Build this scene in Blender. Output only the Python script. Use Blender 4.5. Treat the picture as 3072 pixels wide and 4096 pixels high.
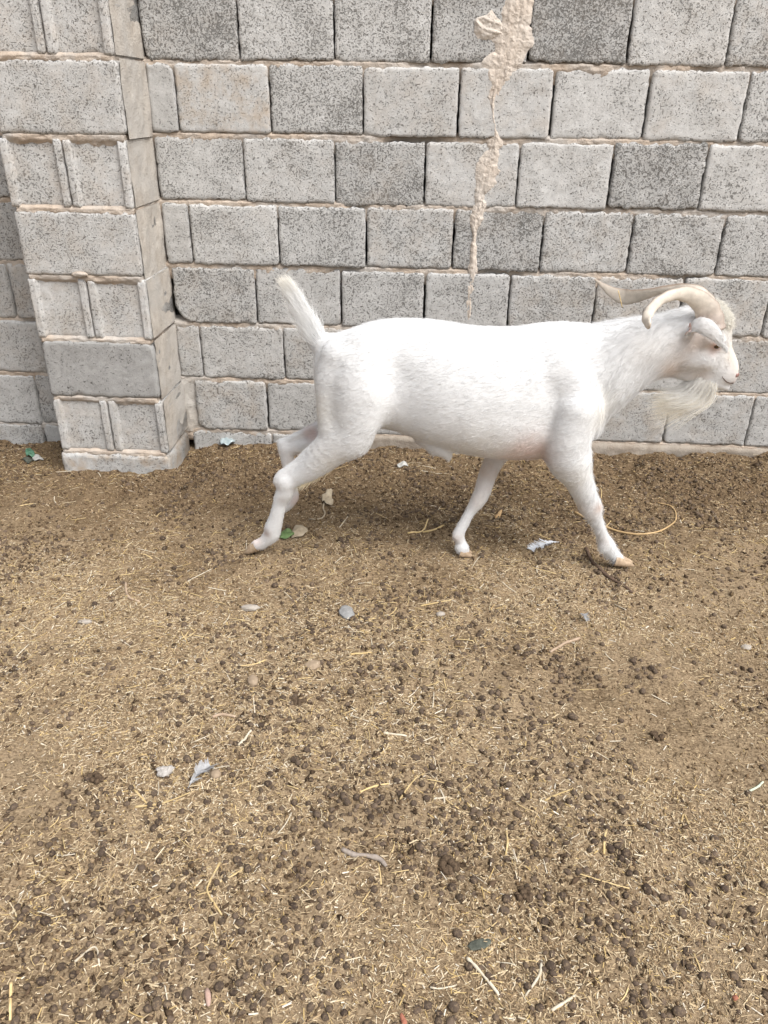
import bpy, bmesh, math, random
import numpy as np
from mathutils import Vector, Matrix

for o in list(bpy.data.objects):
    bpy.data.objects.remove(o, do_unlink=True)
scene = bpy.context.scene
COL = scene.collection
RNG = np.random.default_rng(7)
random.seed(7)

# ------------------------------------------------------------------ camera
# world: wall face is the plane y = 0, x runs along it, z up, ground near z = 0 (metres)
F_PX, PITCH, YAW, ROLL = 3103.13, 0.486213, -0.052840, 0.013269      # focal length in pixels of a 3072 x 4096 frame
CAM = np.array([0.0, -2.8182, 1.2135])


def cam_axes():
    f = np.array([math.sin(YAW) * math.cos(PITCH), math.cos(YAW) * math.cos(PITCH), -math.sin(PITCH)])
    r0 = np.array([math.cos(YAW), -math.sin(YAW), 0.0])
    u0 = np.cross(r0, f)
    return (math.cos(ROLL) * r0 + math.sin(ROLL) * u0, -math.sin(ROLL) * r0 + math.cos(ROLL) * u0, f)


CR, CU, CF = cam_axes()
cam_data = bpy.data.cameras.new('camera')
cam = bpy.data.objects.new('camera', cam_data)
COL.objects.link(cam)
cam_data.sensor_fit = 'VERTICAL'
cam_data.sensor_height = 36.0
cam_data.lens = 36.0 * F_PX / 4096.0
cam_data.clip_start, cam_data.clip_end = 0.05, 500.0
cam.matrix_world = Matrix(((CR[0], CU[0], -CF[0], CAM[0]), (CR[1], CU[1], -CF[1], CAM[1]),
                           (CR[2], CU[2], -CF[2], CAM[2]), (0, 0, 0, 1)))
scene.camera = cam

# ------------------------------------------------------------------ sky, sun, exposure
SUN_EL, SUN_AZ = math.radians(56), math.radians(132)       # azimuth clockwise from +y (the wall's far side)
world = bpy.data.worlds.new('World')
scene.world = world
world.use_nodes = True
wn = world.node_tree
sky = wn.nodes.new('ShaderNodeTexSky')
sky.sky_type = 'NISHITA'
sky.sun_disc = False
sky.sun_elevation, sky.sun_rotation = SUN_EL, SUN_AZ
sky.dust_density = 4.0
sky.air_density = 1.0
sat = wn.nodes.new('ShaderNodeHueSaturation')
sat.inputs['Saturation'].default_value = 0.28                # a milky, thinly clouded sky
wn.links.new(sky.outputs[0], sat.inputs['Color'])
wn.links.new(sat.outputs[0], wn.nodes['Background'].inputs['Color'])
wn.nodes['Background'].inputs['Strength'].default_value = 0.10
sun_d = bpy.data.lights.new('sun', 'SUN')
sun_d.energy, sun_d.angle, sun_d.color = 1.6, math.radians(34), (1.0, 0.97, 0.93)
sun = bpy.data.objects.new('sun', sun_d)
COL.objects.link(sun)
sd = Vector((math.sin(SUN_AZ) * math.cos(SUN_EL), math.cos(SUN_AZ) * math.cos(SUN_EL), math.sin(SUN_EL)))
sun.rotation_euler = sd.to_track_quat('Z', 'Y').to_euler()
vs = scene.view_settings
vs.view_transform, vs.look, vs.gamma, vs.use_curve_mapping = 'Standard', 'None', 1.0, False
vs.exposure = 0.98
scene.cycles.max_bounces = 5
scene.cycles.diffuse_bounces = 3


# ------------------------------------------------------------------ helpers
def at(px, py, Y):
    """photo pixel (3072 x 4096) seen at depth y = Y -> world point"""
    d = (px - 1536) / F_PX * CR - (py - 2048) / F_PX * CU + CF
    t = (Y - CAM[1]) / d[1]
    return CAM + t * d


def on_ground(px, py, z=0.0):
    d = (px - 1536) / F_PX * CR - (py - 2048) / F_PX * CU + CF
    t = (z - CAM[2]) / d[2]
    return CAM + t * d


def px_m(r, px, py, Y):
    """a length of r photo pixels at that place, in metres"""
    p = at(px, py, Y)
    return r * float(np.dot(p - CAM, CF)) / F_PX


def _hash(ix, iy, iz, seed):
    h = (ix.astype(np.int64) * 374761393 + iy.astype(np.int64) * 668265263 + iz.astype(np.int64) * 2147483647 + seed * 974711) & 0x7fffffff
    h = ((h ^ (h >> 13)) * 1274126177) & 0x7fffffff
    h = (h ^ (h >> 16)) & 0xffff
    return h / 32767.5 - 1.0


def noise3(x, y, z, seed=0):
    x, y, z = np.broadcast_arrays(np.asarray(x, float), np.asarray(y, float), np.asarray(z, float))
    fx, fy, fz = np.floor(x), np.floor(y), np.floor(z)
    u, v, w = x - fx, y - fy, z - fz
    u, v, w = u * u * (3 - 2 * u), v * v * (3 - 2 * v), w * w * (3 - 2 * w)
    out = 0
    for i in (0, 1):
        for j in (0, 1):
            for k in (0, 1):
                out = out + _hash(fx + i, fy + j, fz + k, seed) * (u if i else 1 - u) * (v if j else 1 - v) * (w if k else 1 - w)
    return out


def noise2(x, y, seed=0):
    x, y = np.broadcast_arrays(np.asarray(x, float), np.asarray(y, float))
    fx, fy = np.floor(x), np.floor(y)
    u, v = x - fx, y - fy
    u, v = u * u * (3 - 2 * u), v * v * (3 - 2 * v)
    z = np.zeros_like(fx)
    return ((_hash(fx, fy, z, seed) * (1 - u) + _hash(fx + 1, fy, z, seed) * u) * (1 - v)
            + (_hash(fx, fy + 1, z, seed) * (1 - u) + _hash(fx + 1, fy + 1, z, seed) * u) * v)


def fbm2(x, y, seed=0, octv=4):
    s, a = 0, 1.0
    for i in range(octv):
        s = s + a * noise2(x * 2 ** i + 17.3 * i, y * 2 ** i - 9.1 * i, seed + i)
        a *= 0.5
    return s


def build_mesh(name, verts, faces, smooth=True, col=None):
    """faces: an (m, k) array, or a list of such arrays"""
    me = bpy.data.meshes.new(name)
    verts = np.asarray(verts, np.float32).reshape(-1, 3)
    if isinstance(faces, np.ndarray):
        faces = [faces]
    faces = [np.asarray(f, np.int32) for f in faces if len(f)]
    me.vertices.add(len(verts))
    me.vertices.foreach_set('co', verts.ravel())
    idx = np.concatenate([f.ravel() for f in faces])
    cnt = np.concatenate([np.full(len(f), f.shape[1], np.int32) for f in faces])
    me.loops.add(len(idx))
    me.loops.foreach_set('vertex_index', idx)
    me.polygons.add(len(cnt))
    me.polygons.foreach_set('loop_start', np.concatenate([[0], np.cumsum(cnt)[:-1]]).astype(np.int32))
    me.polygons.foreach_set('use_smooth', np.full(len(cnt), smooth))
    me.update(calc_edges=True)
    if col is not None:
        ca = me.color_attributes.new('col', 'FLOAT_COLOR', 'POINT')
        c = np.ones((len(verts), 4), np.float32)
        c[:, :3] = col
        ca.data.foreach_set('color', c.ravel())
    me.validate()
    return me


def obj(name, me, mat=None, parent=None, loc=None):
    o = bpy.data.objects.new(name, me)
    COL.objects.link(o)
    if mat is not None and me is not None and len(me.materials) == 0:
        me.materials.append(mat)
    if parent is not None:
        o.parent = parent
    if loc is not None:
        o.location = loc
    return o


def tag(o, label=None, cat=None, group=None, kind=None):
    if label: o['label'] = label
    if cat: o['category'] = cat
    if group: o['group'] = group
    if kind: o['kind'] = kind
    return o


def grid_faces(nx, ny, flip=False):
    """faces of an (nx x ny) vertex grid stored row by row (index = j * nx + i)"""
    i, j = np.meshgrid(np.arange(nx - 1), np.arange(ny - 1))
    a = (j * nx + i).ravel()
    f = np.stack([a, a + 1, a + nx + 1, a + nx], 1)
    return f[:, ::-1] if flip else f


def tube(path, radii, n=8, cap=True):
    """round tube along a 3-D path"""
    P = np.asarray(path, float)
    m = len(P)
    T = np.gradient(P, axis=0)
    T /= np.linalg.norm(T, axis=1)[:, None] + 1e-9
    up = np.array([0.0, 0.0, 1.0]) if abs(T[0, 2]) < 0.9 else np.array([0.0, 1.0, 0.0])
    A = np.cross(T, up); A /= np.linalg.norm(A, axis=1)[:, None] + 1e-9
    B = np.cross(A, T)
    th = np.arange(n) * 2 * math.pi / n
    r = np.broadcast_to(np.asarray(radii, float), (m,))
    V = P[:, None, :] + r[:, None, None] * (np.cos(th)[None, :, None] * A[:, None, :] + np.sin(th)[None, :, None] * B[:, None, :])
    V = V.reshape(-1, 3)
    i, j = np.meshgrid(np.arange(n), np.arange(m - 1))
    i, j = i.ravel(), j.ravel()
    F = [np.stack([j * n + i, j * n + (i + 1) % n, (j + 1) * n + (i + 1) % n, (j + 1) * n + i], 1)]
    if cap:
        F.append(np.arange(n)[::-1][None, :])
        F.append((np.arange(n) + (m - 1) * n)[None, :])
    return V, F


def resample(pts, n):
    """smooth Catmull-Rom curve through control points (any number of columns)"""
    P = np.asarray(pts, float)
    P = np.vstack([2 * P[0] - P[1], P, 2 * P[-1] - P[-2]])
    m = len(P) - 3
    t = np.linspace(0, m - 1e-6, n)
    k = t.astype(int); u = (t - k)[:, None]
    a, b, c, d = P[k], P[k + 1], P[k + 2], P[k + 3]
    return 0.5 * ((2 * b) + (c - a) * u + (2 * a - 5 * b + 4 * c - d) * u ** 2 + (-a + 3 * b - 3 * c + d) * u ** 3)


def ico(sub):
    bm = bmesh.new()
    bmesh.ops.create_icosphere(bm, subdivisions=sub, radius=1.0)
    V = np.array([v.co[:] for v in bm.verts]); Fa = np.array([[v.index for v in f.verts] for f in bm.faces])
    bm.free()
    return V, Fa


def rot_matrices(n, rng, tilt=math.pi):
    """random yaw about z after a random tilt"""
    a = rng.uniform(0, 2 * math.pi, n); t = rng.uniform(-tilt, tilt, n); s = rng.uniform(-tilt, tilt, n)
    ca, sa, ct, st, cs, ss = np.cos(a), np.sin(a), np.cos(t), np.sin(t), np.cos(s), np.sin(s)
    Z = np.zeros((n, 3, 3)); Z[:, 0, 0], Z[:, 0, 1], Z[:, 1, 0], Z[:, 1, 1], Z[:, 2, 2] = ca, -sa, sa, ca, 1
    Yr = np.zeros((n, 3, 3)); Yr[:, 0, 0], Yr[:, 0, 2], Yr[:, 2, 0], Yr[:, 2, 2], Yr[:, 1, 1] = ct, st, -st, ct, 1
    X = np.zeros((n, 3, 3)); X[:, 1, 1], X[:, 1, 2], X[:, 2, 1], X[:, 2, 2], X[:, 0, 0] = cs, -ss, ss, cs, 1
    return Z @ Yr @ X


def scatter(baseV, baseF, pos, R, scl):
    """many copies of one little shape as arrays"""
    n, k = len(pos), len(baseV)
    V = np.einsum('nij,nkj->nki', R, baseV[None] * scl[:, None, :]) + pos[:, None, :]
    Fa = (baseF[None] + (np.arange(n) * k)[:, None, None]).reshape(-1, baseF.shape[1])
    return V.reshape(-1, 3), Fa


# ------------------------------------------------------------------ materials
def new_mat(name):
    m = bpy.data.materials.new(name)
    m.use_nodes = True
    nt = m.node_tree
    b = nt.nodes['Principled BSDF']
    b.inputs['Roughness'].default_value = 0.9
    b.inputs['Specular IOR Level'].default_value = 0.2
    return m, nt, b


class NT:
    def __init__(self, nt): self.nt = nt

    def node(self, t, **kw):
        n = self.nt.nodes.new(t)
        for k, v in kw.items(): setattr(n, k, v)
        return n

    def link(self, a, b): self.nt.links.new(a, b)

    def val(self, sock, v):
        if hasattr(v, 'is_linked') or isinstance(v, bpy.types.NodeSocket): self.link(v, sock)
        else: sock.default_value = v

    def noise(self, vec, scale, detail=3.0, rough=0.55, dist=0.0):
        n = self.node('ShaderNodeTexNoise')
        n.inputs['Scale'].default_value = scale; n.inputs['Detail'].default_value = detail
        n.inputs['Roughness'].default_value = rough; n.inputs['Distortion'].default_value = dist
        self.link(vec, n.inputs['Vector'])
        return n.outputs['Fac']

    def ramp(self, fac, lo, hi, a=0.0, b=1.0):
        n = self.node('ShaderNodeMapRange')
        self.val(n.inputs['Value'], fac)
        n.inputs['From Min'].default_value, n.inputs['From Max'].default_value = lo, hi
        n.inputs['To Min'].default_value, n.inputs['To Max'].default_value = a, b
        return n.outputs['Result']

    def math(self, op, a, b=0.0):
        n = self.node('ShaderNodeMath', operation=op)
        self.val(n.inputs[0], a); self.val(n.inputs[1], b)
        return n.outputs[0]

    def mix(self, fac, a, b, mode='MIX'):
        n = self.node('ShaderNodeMix', data_type='RGBA', blend_type=mode)
        self.val(n.inputs['Factor'], fac)
        for s, v in ((n.inputs['A'], a), (n.inputs['B'], b)):
            if isinstance(v, tuple): s.default_value = (v[0], v[1], v[2], 1)
            else: self.link(v, s)
        return n.outputs['Result']

    def bump(self, h, strength, dist, normal=None):
        n = self.node('ShaderNodeBump')
        n.inputs['Strength'].default_value, n.inputs['Distance'].default_value = strength, dist
        self.link(h, n.inputs['Height'])
        if normal is not None: self.link(normal, n.inputs['Normal'])
        return n.outputs['Normal']


def mat_concrete():
    """grey concrete block; object colour r = tone, g = coarseness, b = tan dust"""
    m, nt, b = new_mat('concrete_block')
    N = NT(nt)
    tc = N.node('ShaderNodeTexCoord'); oi = N.node('ShaderNodeObjectInfo')
    off = N.node('ShaderNodeVectorMath', operation='SCALE')
    off.inputs[0].default_value = (37.0, 19.0, 53.0); N.link(oi.outputs['Random'], off.inputs['Scale'])
    add = N.node('ShaderNodeVectorMath', operation='ADD')
    N.link(tc.outputs['Object'], add.inputs[0]); N.link(off.outputs[0], add.inputs[1])
    v = add.outputs[0]
    sep = N.node('ShaderNodeSeparateColor'); N.link(oi.outputs['Color'], sep.inputs[0])
    tone, coarse, dust = sep.outputs[0], sep.outputs[1], sep.outputs[2]
    big = N.noise(v, 9.0, 4.0, 0.6)
    mid = N.noise(v, 48.0, 5.0, 0.65)
    pores = N.noise(v, 205.0, 1.6, 0.55)
    holes = N.noise(v, 120.0, 2.0, 0.5)
    grain = N.noise(v, 420.0, 2.0, 0.6)
    # pores: pits between the aggregate, their inner shade painted dark, more of them on coarse blocks and in patches
    patch = N.math('ADD', N.math('MULTIPLY', coarse, 0.128), N.ramp(big, 0.35, 0.7, -0.04, 0.06))
    thr = N.math('SUBTRACT', pores, N.math('SUBTRACT', 0.665, patch))
    pit = N.ramp(thr, 0.0, 0.07)
    hole = N.ramp(N.math('SUBTRACT', holes, N.math('SUBTRACT', 0.70, N.math('MULTIPLY', patch, 0.8))), 0.0, 0.04)
    pit = N.math('MAXIMUM', N.math('MULTIPLY', pit, 0.72), hole)
    base = N.mix(N.ramp(mid, 0.32, 0.68), (0.455, 0.450, 0.438), (0.59, 0.583, 0.568))
    base = N.mix(N.ramp(grain, 0.48, 0.7, 0.0, 0.65), base, (0.72, 0.712, 0.695))
    base = N.mix(N.ramp(big, 0.42, 0.7, 0.0, 0.45), base, (0.40, 0.39, 0.372))
    base = N.mix(N.math('MULTIPLY', pit, 0.85), base, (0.175, 0.169, 0.157))
    dm = N.math('MULTIPLY', N.ramp(N.noise(v, 14.0, 5.0, 0.65), 0.44, 0.66), dust)
    base = N.mix(dm, base, (0.47, 0.385, 0.30))
    mul = N.node('ShaderNodeMix', data_type='RGBA', blend_type='MULTIPLY')
    mul.inputs['Factor'].default_value = 1.0
    N.link(base, mul.inputs['A'])
    cmb = N.node('ShaderNodeCombineColor')
    for k in range(3): N.link(tone, cmb.inputs[k])
    N.link(cmb.outputs[0], mul.inputs['B'])
    N.link(mul.outputs['Result'], b.inputs['Base Color'])
    h = N.math('SUBTRACT', N.math('ADD', N.math('MULTIPLY', mid, 0.5), N.math('MULTIPLY', grain, 0.35)), N.math('MULTIPLY', pit, 0.9))
    N.link(N.bump(h, 1.0, 0.0045), b.inputs['Normal'])
    b.inputs['Roughness'].default_value = 0.95
    return m


def mat_mortar(name='sandy_mortar', c0=(0.40, 0.325, 0.26), c1=(0.55, 0.46, 0.375), grey=(0.45, 0.425, 0.395)):
    m, nt, b = new_mat(name)
    N = NT(nt)
    tc = N.node('ShaderNodeTexCoord'); v = tc.outputs['Object']
    a = N.noise(v, 22.0, 5.0, 0.65); g = N.noise(v, 190.0, 3.0, 0.6); l = N.noise(v, 6.0, 3.0)
    c = N.mix(N.ramp(a, 0.32, 0.68), c0, c1)
    c = N.mix(N.ramp(l, 0.42, 0.62, 0.0, 0.8), c, grey)
    c = N.mix(N.ramp(g, 0.6, 0.72, 0.0, 0.55), c, (0.16, 0.125, 0.10))
    N.link(c, b.inputs['Base Color'])
    N.link(N.bump(N.math('ADD', g, N.math('MULTIPLY', a, 1.2)), 0.8, 0.004), b.inputs['Normal'])
    b.inputs['Roughness'].default_value = 1.0
    return m


def mat_ground():
    m, nt, b = new_mat('dung_and_straw_soil')
    N = NT(nt)
    tc = N.node('ShaderNodeTexCoord'); v = tc.outputs['Object']
    l = N.noise(v, 2.6, 5.0, 0.65); mid = N.noise(v, 11.0, 6.0, 0.7); f = N.noise(v, 150.0, 4.0, 0.65); ff = N.noise(v, 420.0, 2.0, 0.6)
    c = N.mix(N.ramp(mid, 0.30, 0.70), (0.130, 0.090, 0.053), (0.315, 0.232, 0.146))
    c = N.mix(N.ramp(l, 0.42, 0.66, 0.0, 0.6), c, (0.335, 0.254, 0.168))
    c = N.mix(N.ramp(f, 0.5, 0.68, 0.0, 0.6), c, (0.40, 0.305, 0.192))
    c = N.mix(N.ramp(f, 0.48, 0.35, 0.0, 0.85), c, (0.075, 0.049, 0.028))
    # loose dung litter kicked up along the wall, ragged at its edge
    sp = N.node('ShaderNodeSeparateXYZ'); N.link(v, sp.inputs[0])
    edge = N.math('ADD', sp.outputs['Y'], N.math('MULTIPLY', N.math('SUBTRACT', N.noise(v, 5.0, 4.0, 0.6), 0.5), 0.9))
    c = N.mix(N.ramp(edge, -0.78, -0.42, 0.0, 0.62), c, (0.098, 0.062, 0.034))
    # fine chaff dust: elongated flecks in three directions
    for ang, sc in ((0.4, 1.0), (1.5, 1.25), (2.6, 0.85)):
        mp = N.node('ShaderNodeMapping')
        mp.inputs['Rotation'].default_value = (0, 0, ang); mp.inputs['Scale'].default_value = (70 * sc, 330 * sc, 120)
        N.link(v, mp.inputs['Vector'])
        q = N.noise(mp.outputs[0], 1.0, 1.5, 0.5)
        c = N.mix(N.ramp(q, 0.645, 0.70, 0.0, 0.65), c, (0.46, 0.35, 0.22))
    N.link(c, b.inputs['Base Color'])
    h = N.math('ADD', N.math('MULTIPLY', f, 1.0), N.math('ADD', N.math('MULTIPLY', ff, 0.4), N.math('MULTIPLY', mid, 1.5)))
    N.link(N.bump(h, 0.9, 0.006), b.inputs['Normal'])
    b.inputs['Roughness'].default_value = 1.0
    b.inputs['Specular IOR Level'].default_value = 0.05
    return m


def mat_attr(name, rough=0.8, spec=0.2, noise_scale=120.0, amount=0.35, bump=0.4, dist=0.001):
    """colour from the mesh attribute 'col' with fine mottling"""
    m, nt, b = new_mat(name)
    N = NT(nt)
    at_ = N.node('ShaderNodeAttribute', attribute_name='col')
    tc = N.node('ShaderNodeTexCoord')
    n = N.noise(tc.outputs['Object'], noise_scale, 4.0, 0.6)
    k = N.ramp(n, 0.25, 0.75, 1 - amount, 1 + amount)
    mul = N.node('ShaderNodeVectorMath', operation='SCALE')
    N.link(at_.outputs['Color'], mul.inputs[0]); N.link(k, mul.inputs['Scale'])
    N.link(mul.outputs[0], b.inputs['Base Color'])
    N.link(N.bump(n, bump, dist), b.inputs['Normal'])
    b.inputs['Roughness'].default_value = rough
    b.inputs['Specular IOR Level'].default_value = spec
    return m


def mat_plain(name, c0, c1, scale=60.0, rough=0.85, spec=0.2, bump=0.5, dist=0.001, random_tone=0.0):
    m, nt, b = new_mat(name)
    N = NT(nt)
    tc = N.node('ShaderNodeTexCoord')
    n = N.noise(tc.outputs['Object'], scale, 5.0, 0.62)
    c = N.mix(N.ramp(n, 0.32, 0.68), c0, c1)
    if random_tone:
        oi = N.node('ShaderNodeObjectInfo')
        sc = N.node('ShaderNodeVectorMath', operation='SCALE')
        N.link(c, sc.inputs[0]); N.link(N.ramp(oi.outputs['Random'], 0, 1, 1 - random_tone, 1 + random_tone), sc.inputs['Scale'])
        c = sc.outputs[0]
    N.link(c, b.inputs['Base Color'])
    N.link(N.bump(n, bump, dist), b.inputs['Normal'])
    b.inputs['Roughness'].default_value = rough
    b.inputs['Specular IOR Level'].default_value = spec
    return m


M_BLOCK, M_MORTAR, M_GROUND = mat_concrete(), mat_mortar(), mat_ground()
M_MUD = mat_mortar('dried_mud_run', (0.54, 0.465, 0.395), (0.68, 0.60, 0.52), (0.62, 0.57, 0.515))
M_SKIRT = mat_mortar('dusty_mortar', (0.27, 0.225, 0.18), (0.40, 0.35, 0.295), (0.34, 0.31, 0.27))
M_SMEAR = mat_mortar('mortar_render', (0.42, 0.375, 0.325), (0.56, 0.52, 0.465), (0.47, 0.45, 0.42))

# ------------------------------------------------------------------ ground
PILLAR = (-1.332, -0.938, -0.255)          # x range and front of the pillar


def ground_z(x, y):
    x, y = np.asarray(x, float), np.asarray(y, float)
    s = np.clip((y + 1.0) / 0.9, 0, 1); s = s * s * (3 - 2 * s)
    z = np.where(x < 0, 0.022 * x, 0.016 * x) * s * np.exp(-np.maximum(np.abs(x) - 2.5, 0))
    near = np.exp(-((np.abs(x) / 6) ** 2 + ((y + 1) / 6) ** 2))
    rough = 0.0085 * fbm2(x * 5.5, y * 5.5, 3, 2) + 0.0070 * fbm2(x * 19, y * 19, 11, 3) + 0.0026 * noise2(x * 95, y * 95, 29)
    k = 0.75 + 0.9 * np.clip((y + 0.75) / 0.6, 0, 1)          # looser, lumpier litter along the wall
    # dust and dung heaped unevenly against the wall foot and the pier
    px_ = np.maximum(np.maximum(PILLAR[0] - x, x - PILLAR[1]), 0)
    dist = np.minimum(np.abs(y), np.hypot(px_, np.maximum(PILLAR[2] - y, 0)))
    heap = np.exp(-(dist / 0.05) ** 1.5) * np.clip(0.012 + 0.016 * fbm2(x * 9, y * 9, 57, 3), 0, 0.04)
    return z + rough * near * k + heap * near


def build_ground():
    xs = np.concatenate([[-60, -25, -12, -7, -4.5, -3.2, -2.6, -2.2], np.arange(-1.95, 1.85, 0.0075), [2.1, 2.5, 3.1, 4.4, 7, 12, 25, 60]])
    ys = np.concatenate([[-60, -25, -12, -7, -4.5, -3.4, -2.8, -2.5], np.arange(-2.32, 0.06, 0.0075), [0.2, 0.6, 2, 6, 20, 60]])
    X, Y = np.meshgrid(xs, ys)
    V = np.stack([X, Y, ground_z(X, Y)], -1).reshape(-1, 3)
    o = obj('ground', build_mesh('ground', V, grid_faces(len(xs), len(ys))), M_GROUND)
    tag(o, 'trampled tan yard floor of dung, dust and chaff', 'ground', kind='structure')


build_ground()


# ------------------------------------------------------------------ block masonry
def block_mesh(w, h, depth, seed, rough=1.0, corner=None, groove=False, bevel=0.0020):
    """one concrete block, its face towards -y, centred on x and z, face at y = 0"""
    rng = np.random.default_rng(seed)
    nx, ny = max(12, int(w / (0.0042 if groove else 0.0085))), max(10, int(h / 0.0085))
    u, v = np.meshgrid(np.linspace(-1, 1, nx), np.linspace(-1, 1, ny))
    # crowd the grid towards the edges so that the arris is resolved
    u, v = np.sign(u) * np.abs(u) ** 0.85, np.sign(v) * np.abs(v) ** 0.85
    X, Z = u * w / 2, v * h / 2
    rad = corner if corner is not None else [abs(rng.normal(0.003, 0.006)) + 0.002 for _ in range(4)]
    for k, (sx, sz) in enumerate(((-1, -1), (1, -1), (1, 1), (-1, 1))):      # bl, br, tr, tl
        r = rad[k]
        cx, cz = sx * (w / 2 - r), sz * (h / 2 - r)
        dx, dz = (X - cx) * sx, (Z - cz) * sz
        inside = (dx > 0) & (dz > 0)
        d = np.maximum(np.hypot(dx, dz), 1e-9)
        k_ = np.where(inside & (d > 0), np.minimum(1.0, r / d * np.maximum(dx, dz) / np.maximum(dx, dz).clip(1e-9)), 1.0)
        k_ = np.where(inside, np.minimum(1.0, np.maximum(dx, dz) / d), 1.0)
        X = np.where(inside, cx + sx * dx * k_, X); Z = np.where(inside, cz + sz * dz * k_, Z)
    s = seed * 3.17
    edge = np.minimum(w / 2 - np.abs(u) * w / 2, h / 2 - np.abs(v) * h / 2)
    e = np.exp(-edge / 0.006)
    wob = 0.0042 * rough
    X = X + e * wob * 0.42 * (noise3(Z * 55 + s, X * 8, s, 5) + 0.6 * noise3(Z * 150, X * 20, s, 6))
    Z = Z + e * wob * (noise3(X * 50 + s, Z * 8, s, 7) + 0.6 * noise3(X * 140, Z * 20, s, 8))
    Yv = 0.0011 * rough * noise3(X * 40, Z * 40, s, 9) + 0.0011 * rough * noise3(X * 110, Z * 110, s, 10) + 0.0012 * noise3(X * 9, Z * 9, s, 12)
    Yv = Yv + bevel * np.clip(1 - edge / 0.004, 0, 1) ** 1.6 * (1 + 0.7 * noise3(X * 30, Z * 30, s, 14))
    for _ in range(rng.integers(2, 6)):                  # chips along the edges
        sx, sz = (rng.choice([-1, 1]) * w / 2, rng.uniform(-h / 2, h / 2)) if rng.random() < .25 else (rng.uniform(-w / 2, w / 2), rng.choice([-1, 1]) * h / 2)
        rr = rng.uniform(.006, .018)
        Yv = Yv + rng.uniform(.003, .008) * np.clip(1 - np.hypot((X - sx) / (rr * 1.6), (Z - sz) / rr), 0, 1)
    if groove:                       # block end: a sunk middle between two flanges
        g = np.clip((w / 2 - 0.024 - np.abs(X)) / 0.0035, 0, 1)
        Yv = Yv + 0.013 * g
    V = np.stack([X, Yv, Z], -1).reshape(-1, 3)
    Fa = [grid_faces(nx, ny)]
    ring = np.concatenate([np.arange(nx), np.arange(1, ny) * nx + nx - 1, (ny - 1) * nx + np.arange(nx - 2, -1, -1), np.arange(ny - 2, 0, -1) * nx])
    m = len(ring)
    back = V[ring].copy(); midr = V[ring].copy()
    midr[:, 1] = 0.02; back[:, 1] = depth
    V = np.vstack([V, midr, back])
    a, n0 = ring, nx * ny
    i = np.arange(m); j = (i + 1) % m
    Fa.append(np.stack([a[j], a[i], n0 + i, n0 + j], 1))
    Fa.append(np.stack([n0 + j, n0 + i, n0 + m + i, n0 + m + j], 1))
    Fa.append((n0 + m + i)[None, ::-1].copy())
    return build_mesh('block', V, Fa)


ROW_H, BLOCK_H, BLOCK_B = 0.21, 0.1970, 0.30346


def row_bottom(k):
    return (7 - k) * ROW_H + 0.065


# joints seen in the photograph, per course (pixels at the joint's mid height)
JOINTS = {1: [(952, 130), (1336, 130), (1726, 130), (2119, 130), (2523, 130), (2925, 130)],
          2: [(705, 405), (1079, 405), (1453, 405), (1834, 410), (2210, 415), (2590, 420), (2980, 420)],
          3: [(977, 690), (1339, 690), (1700, 695), (2072, 700), (2444, 700), (2814, 705)],
          4: [(765, 950), (1115, 955), (1464, 960), (1814, 965), (2168, 970), (2522, 975), (2885, 975)],
          5: [(1025, 1190), (1363, 1195), (1698, 1200), (2037, 1205), (2378, 1210), (2723, 1225), (3069, 1240)],
          6: [(806, 1410), (1136, 1415)],
          7: [(1069, 1615), (1395, 1630), (1715, 1645), (2030, 1660), (2345, 1675), (2665, 1690), (2998, 1690)],
          8: [(770, 1760), (1088, 1765)]}
# tone, coarseness of the blocks right of the pillar, left to right; lower courses darker for dust and painted-in shade
TONES = {1: [(.80, .9), (.97, .75), (.98, .75), (.86, .9), (.74, 1.15), (1.06, .45), (.98, .8)],
         2: [(.82, .2), (1.0, .3), (.93, .8), (1.0, .3), (1.0, .3), (1.07, .3), (1.07, .35), (1.0, .8)],
         3: [(.92, .6), (.96, .65), (.82, .85), (1.0, .35), (1.03, .25), (.80, 1.0), (1.06, .35)],
         4: [(.86, .3), (.97, .6), (.88, .75), (.92, .6), (.80, .95), (.95, .55), (.92, .75), (.94, .7)],
         5: [(.80, .75), (.88, .6), (.90, .65), (.88, .5), (.86, .7), (.92, .6), (.92, .5), (.9, .5)],
         6: [(.85, .55), (.88, .6), (.86, .5), (.88, .5), (.85, .5), (.9, .5), (.86, .55), (.86, .5)],
         7: [(.84, .5), (.80, .35), (.84, .5), (.85, .5), (.85, .5), (.84, .45), (.85, .45), (.86, .4)],
         8: [(.82, .4), (.85, .4), (.85, .4)]}
# specially worn corners (bl, br, tr, tl) of some blocks right of the pillar
CORNERS = {(1, 0): [.022, .006, .006, .01], (2, 0): [.006, .006, .026, .006], (2, 1): [.014, .006, .012, .014], (5, 0): [.075, .006, .006, .008],
           (7, 0): [.035, .006, .008, .01], (1, 4): [.02, .006, .01, .018], (2, 4): [.008, .012, .024, .008], (2, 6): [.012, .012, .006, .02],
           (3, 0): [.024, .008, .006, .006], (1, 5): [.006, .012, .006, .012], (7, 6): [.02, .006, .006, .03]}
wall = obj('block_wall', None, loc=(0, 0, 0))
wall.empty_display_size = 0.1
tag(wall, 'grey concrete block wall with sandy mortar joints behind the goat', 'wall', kind='thing')
X_LO, X_HI = -2.75, 2.45


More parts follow.
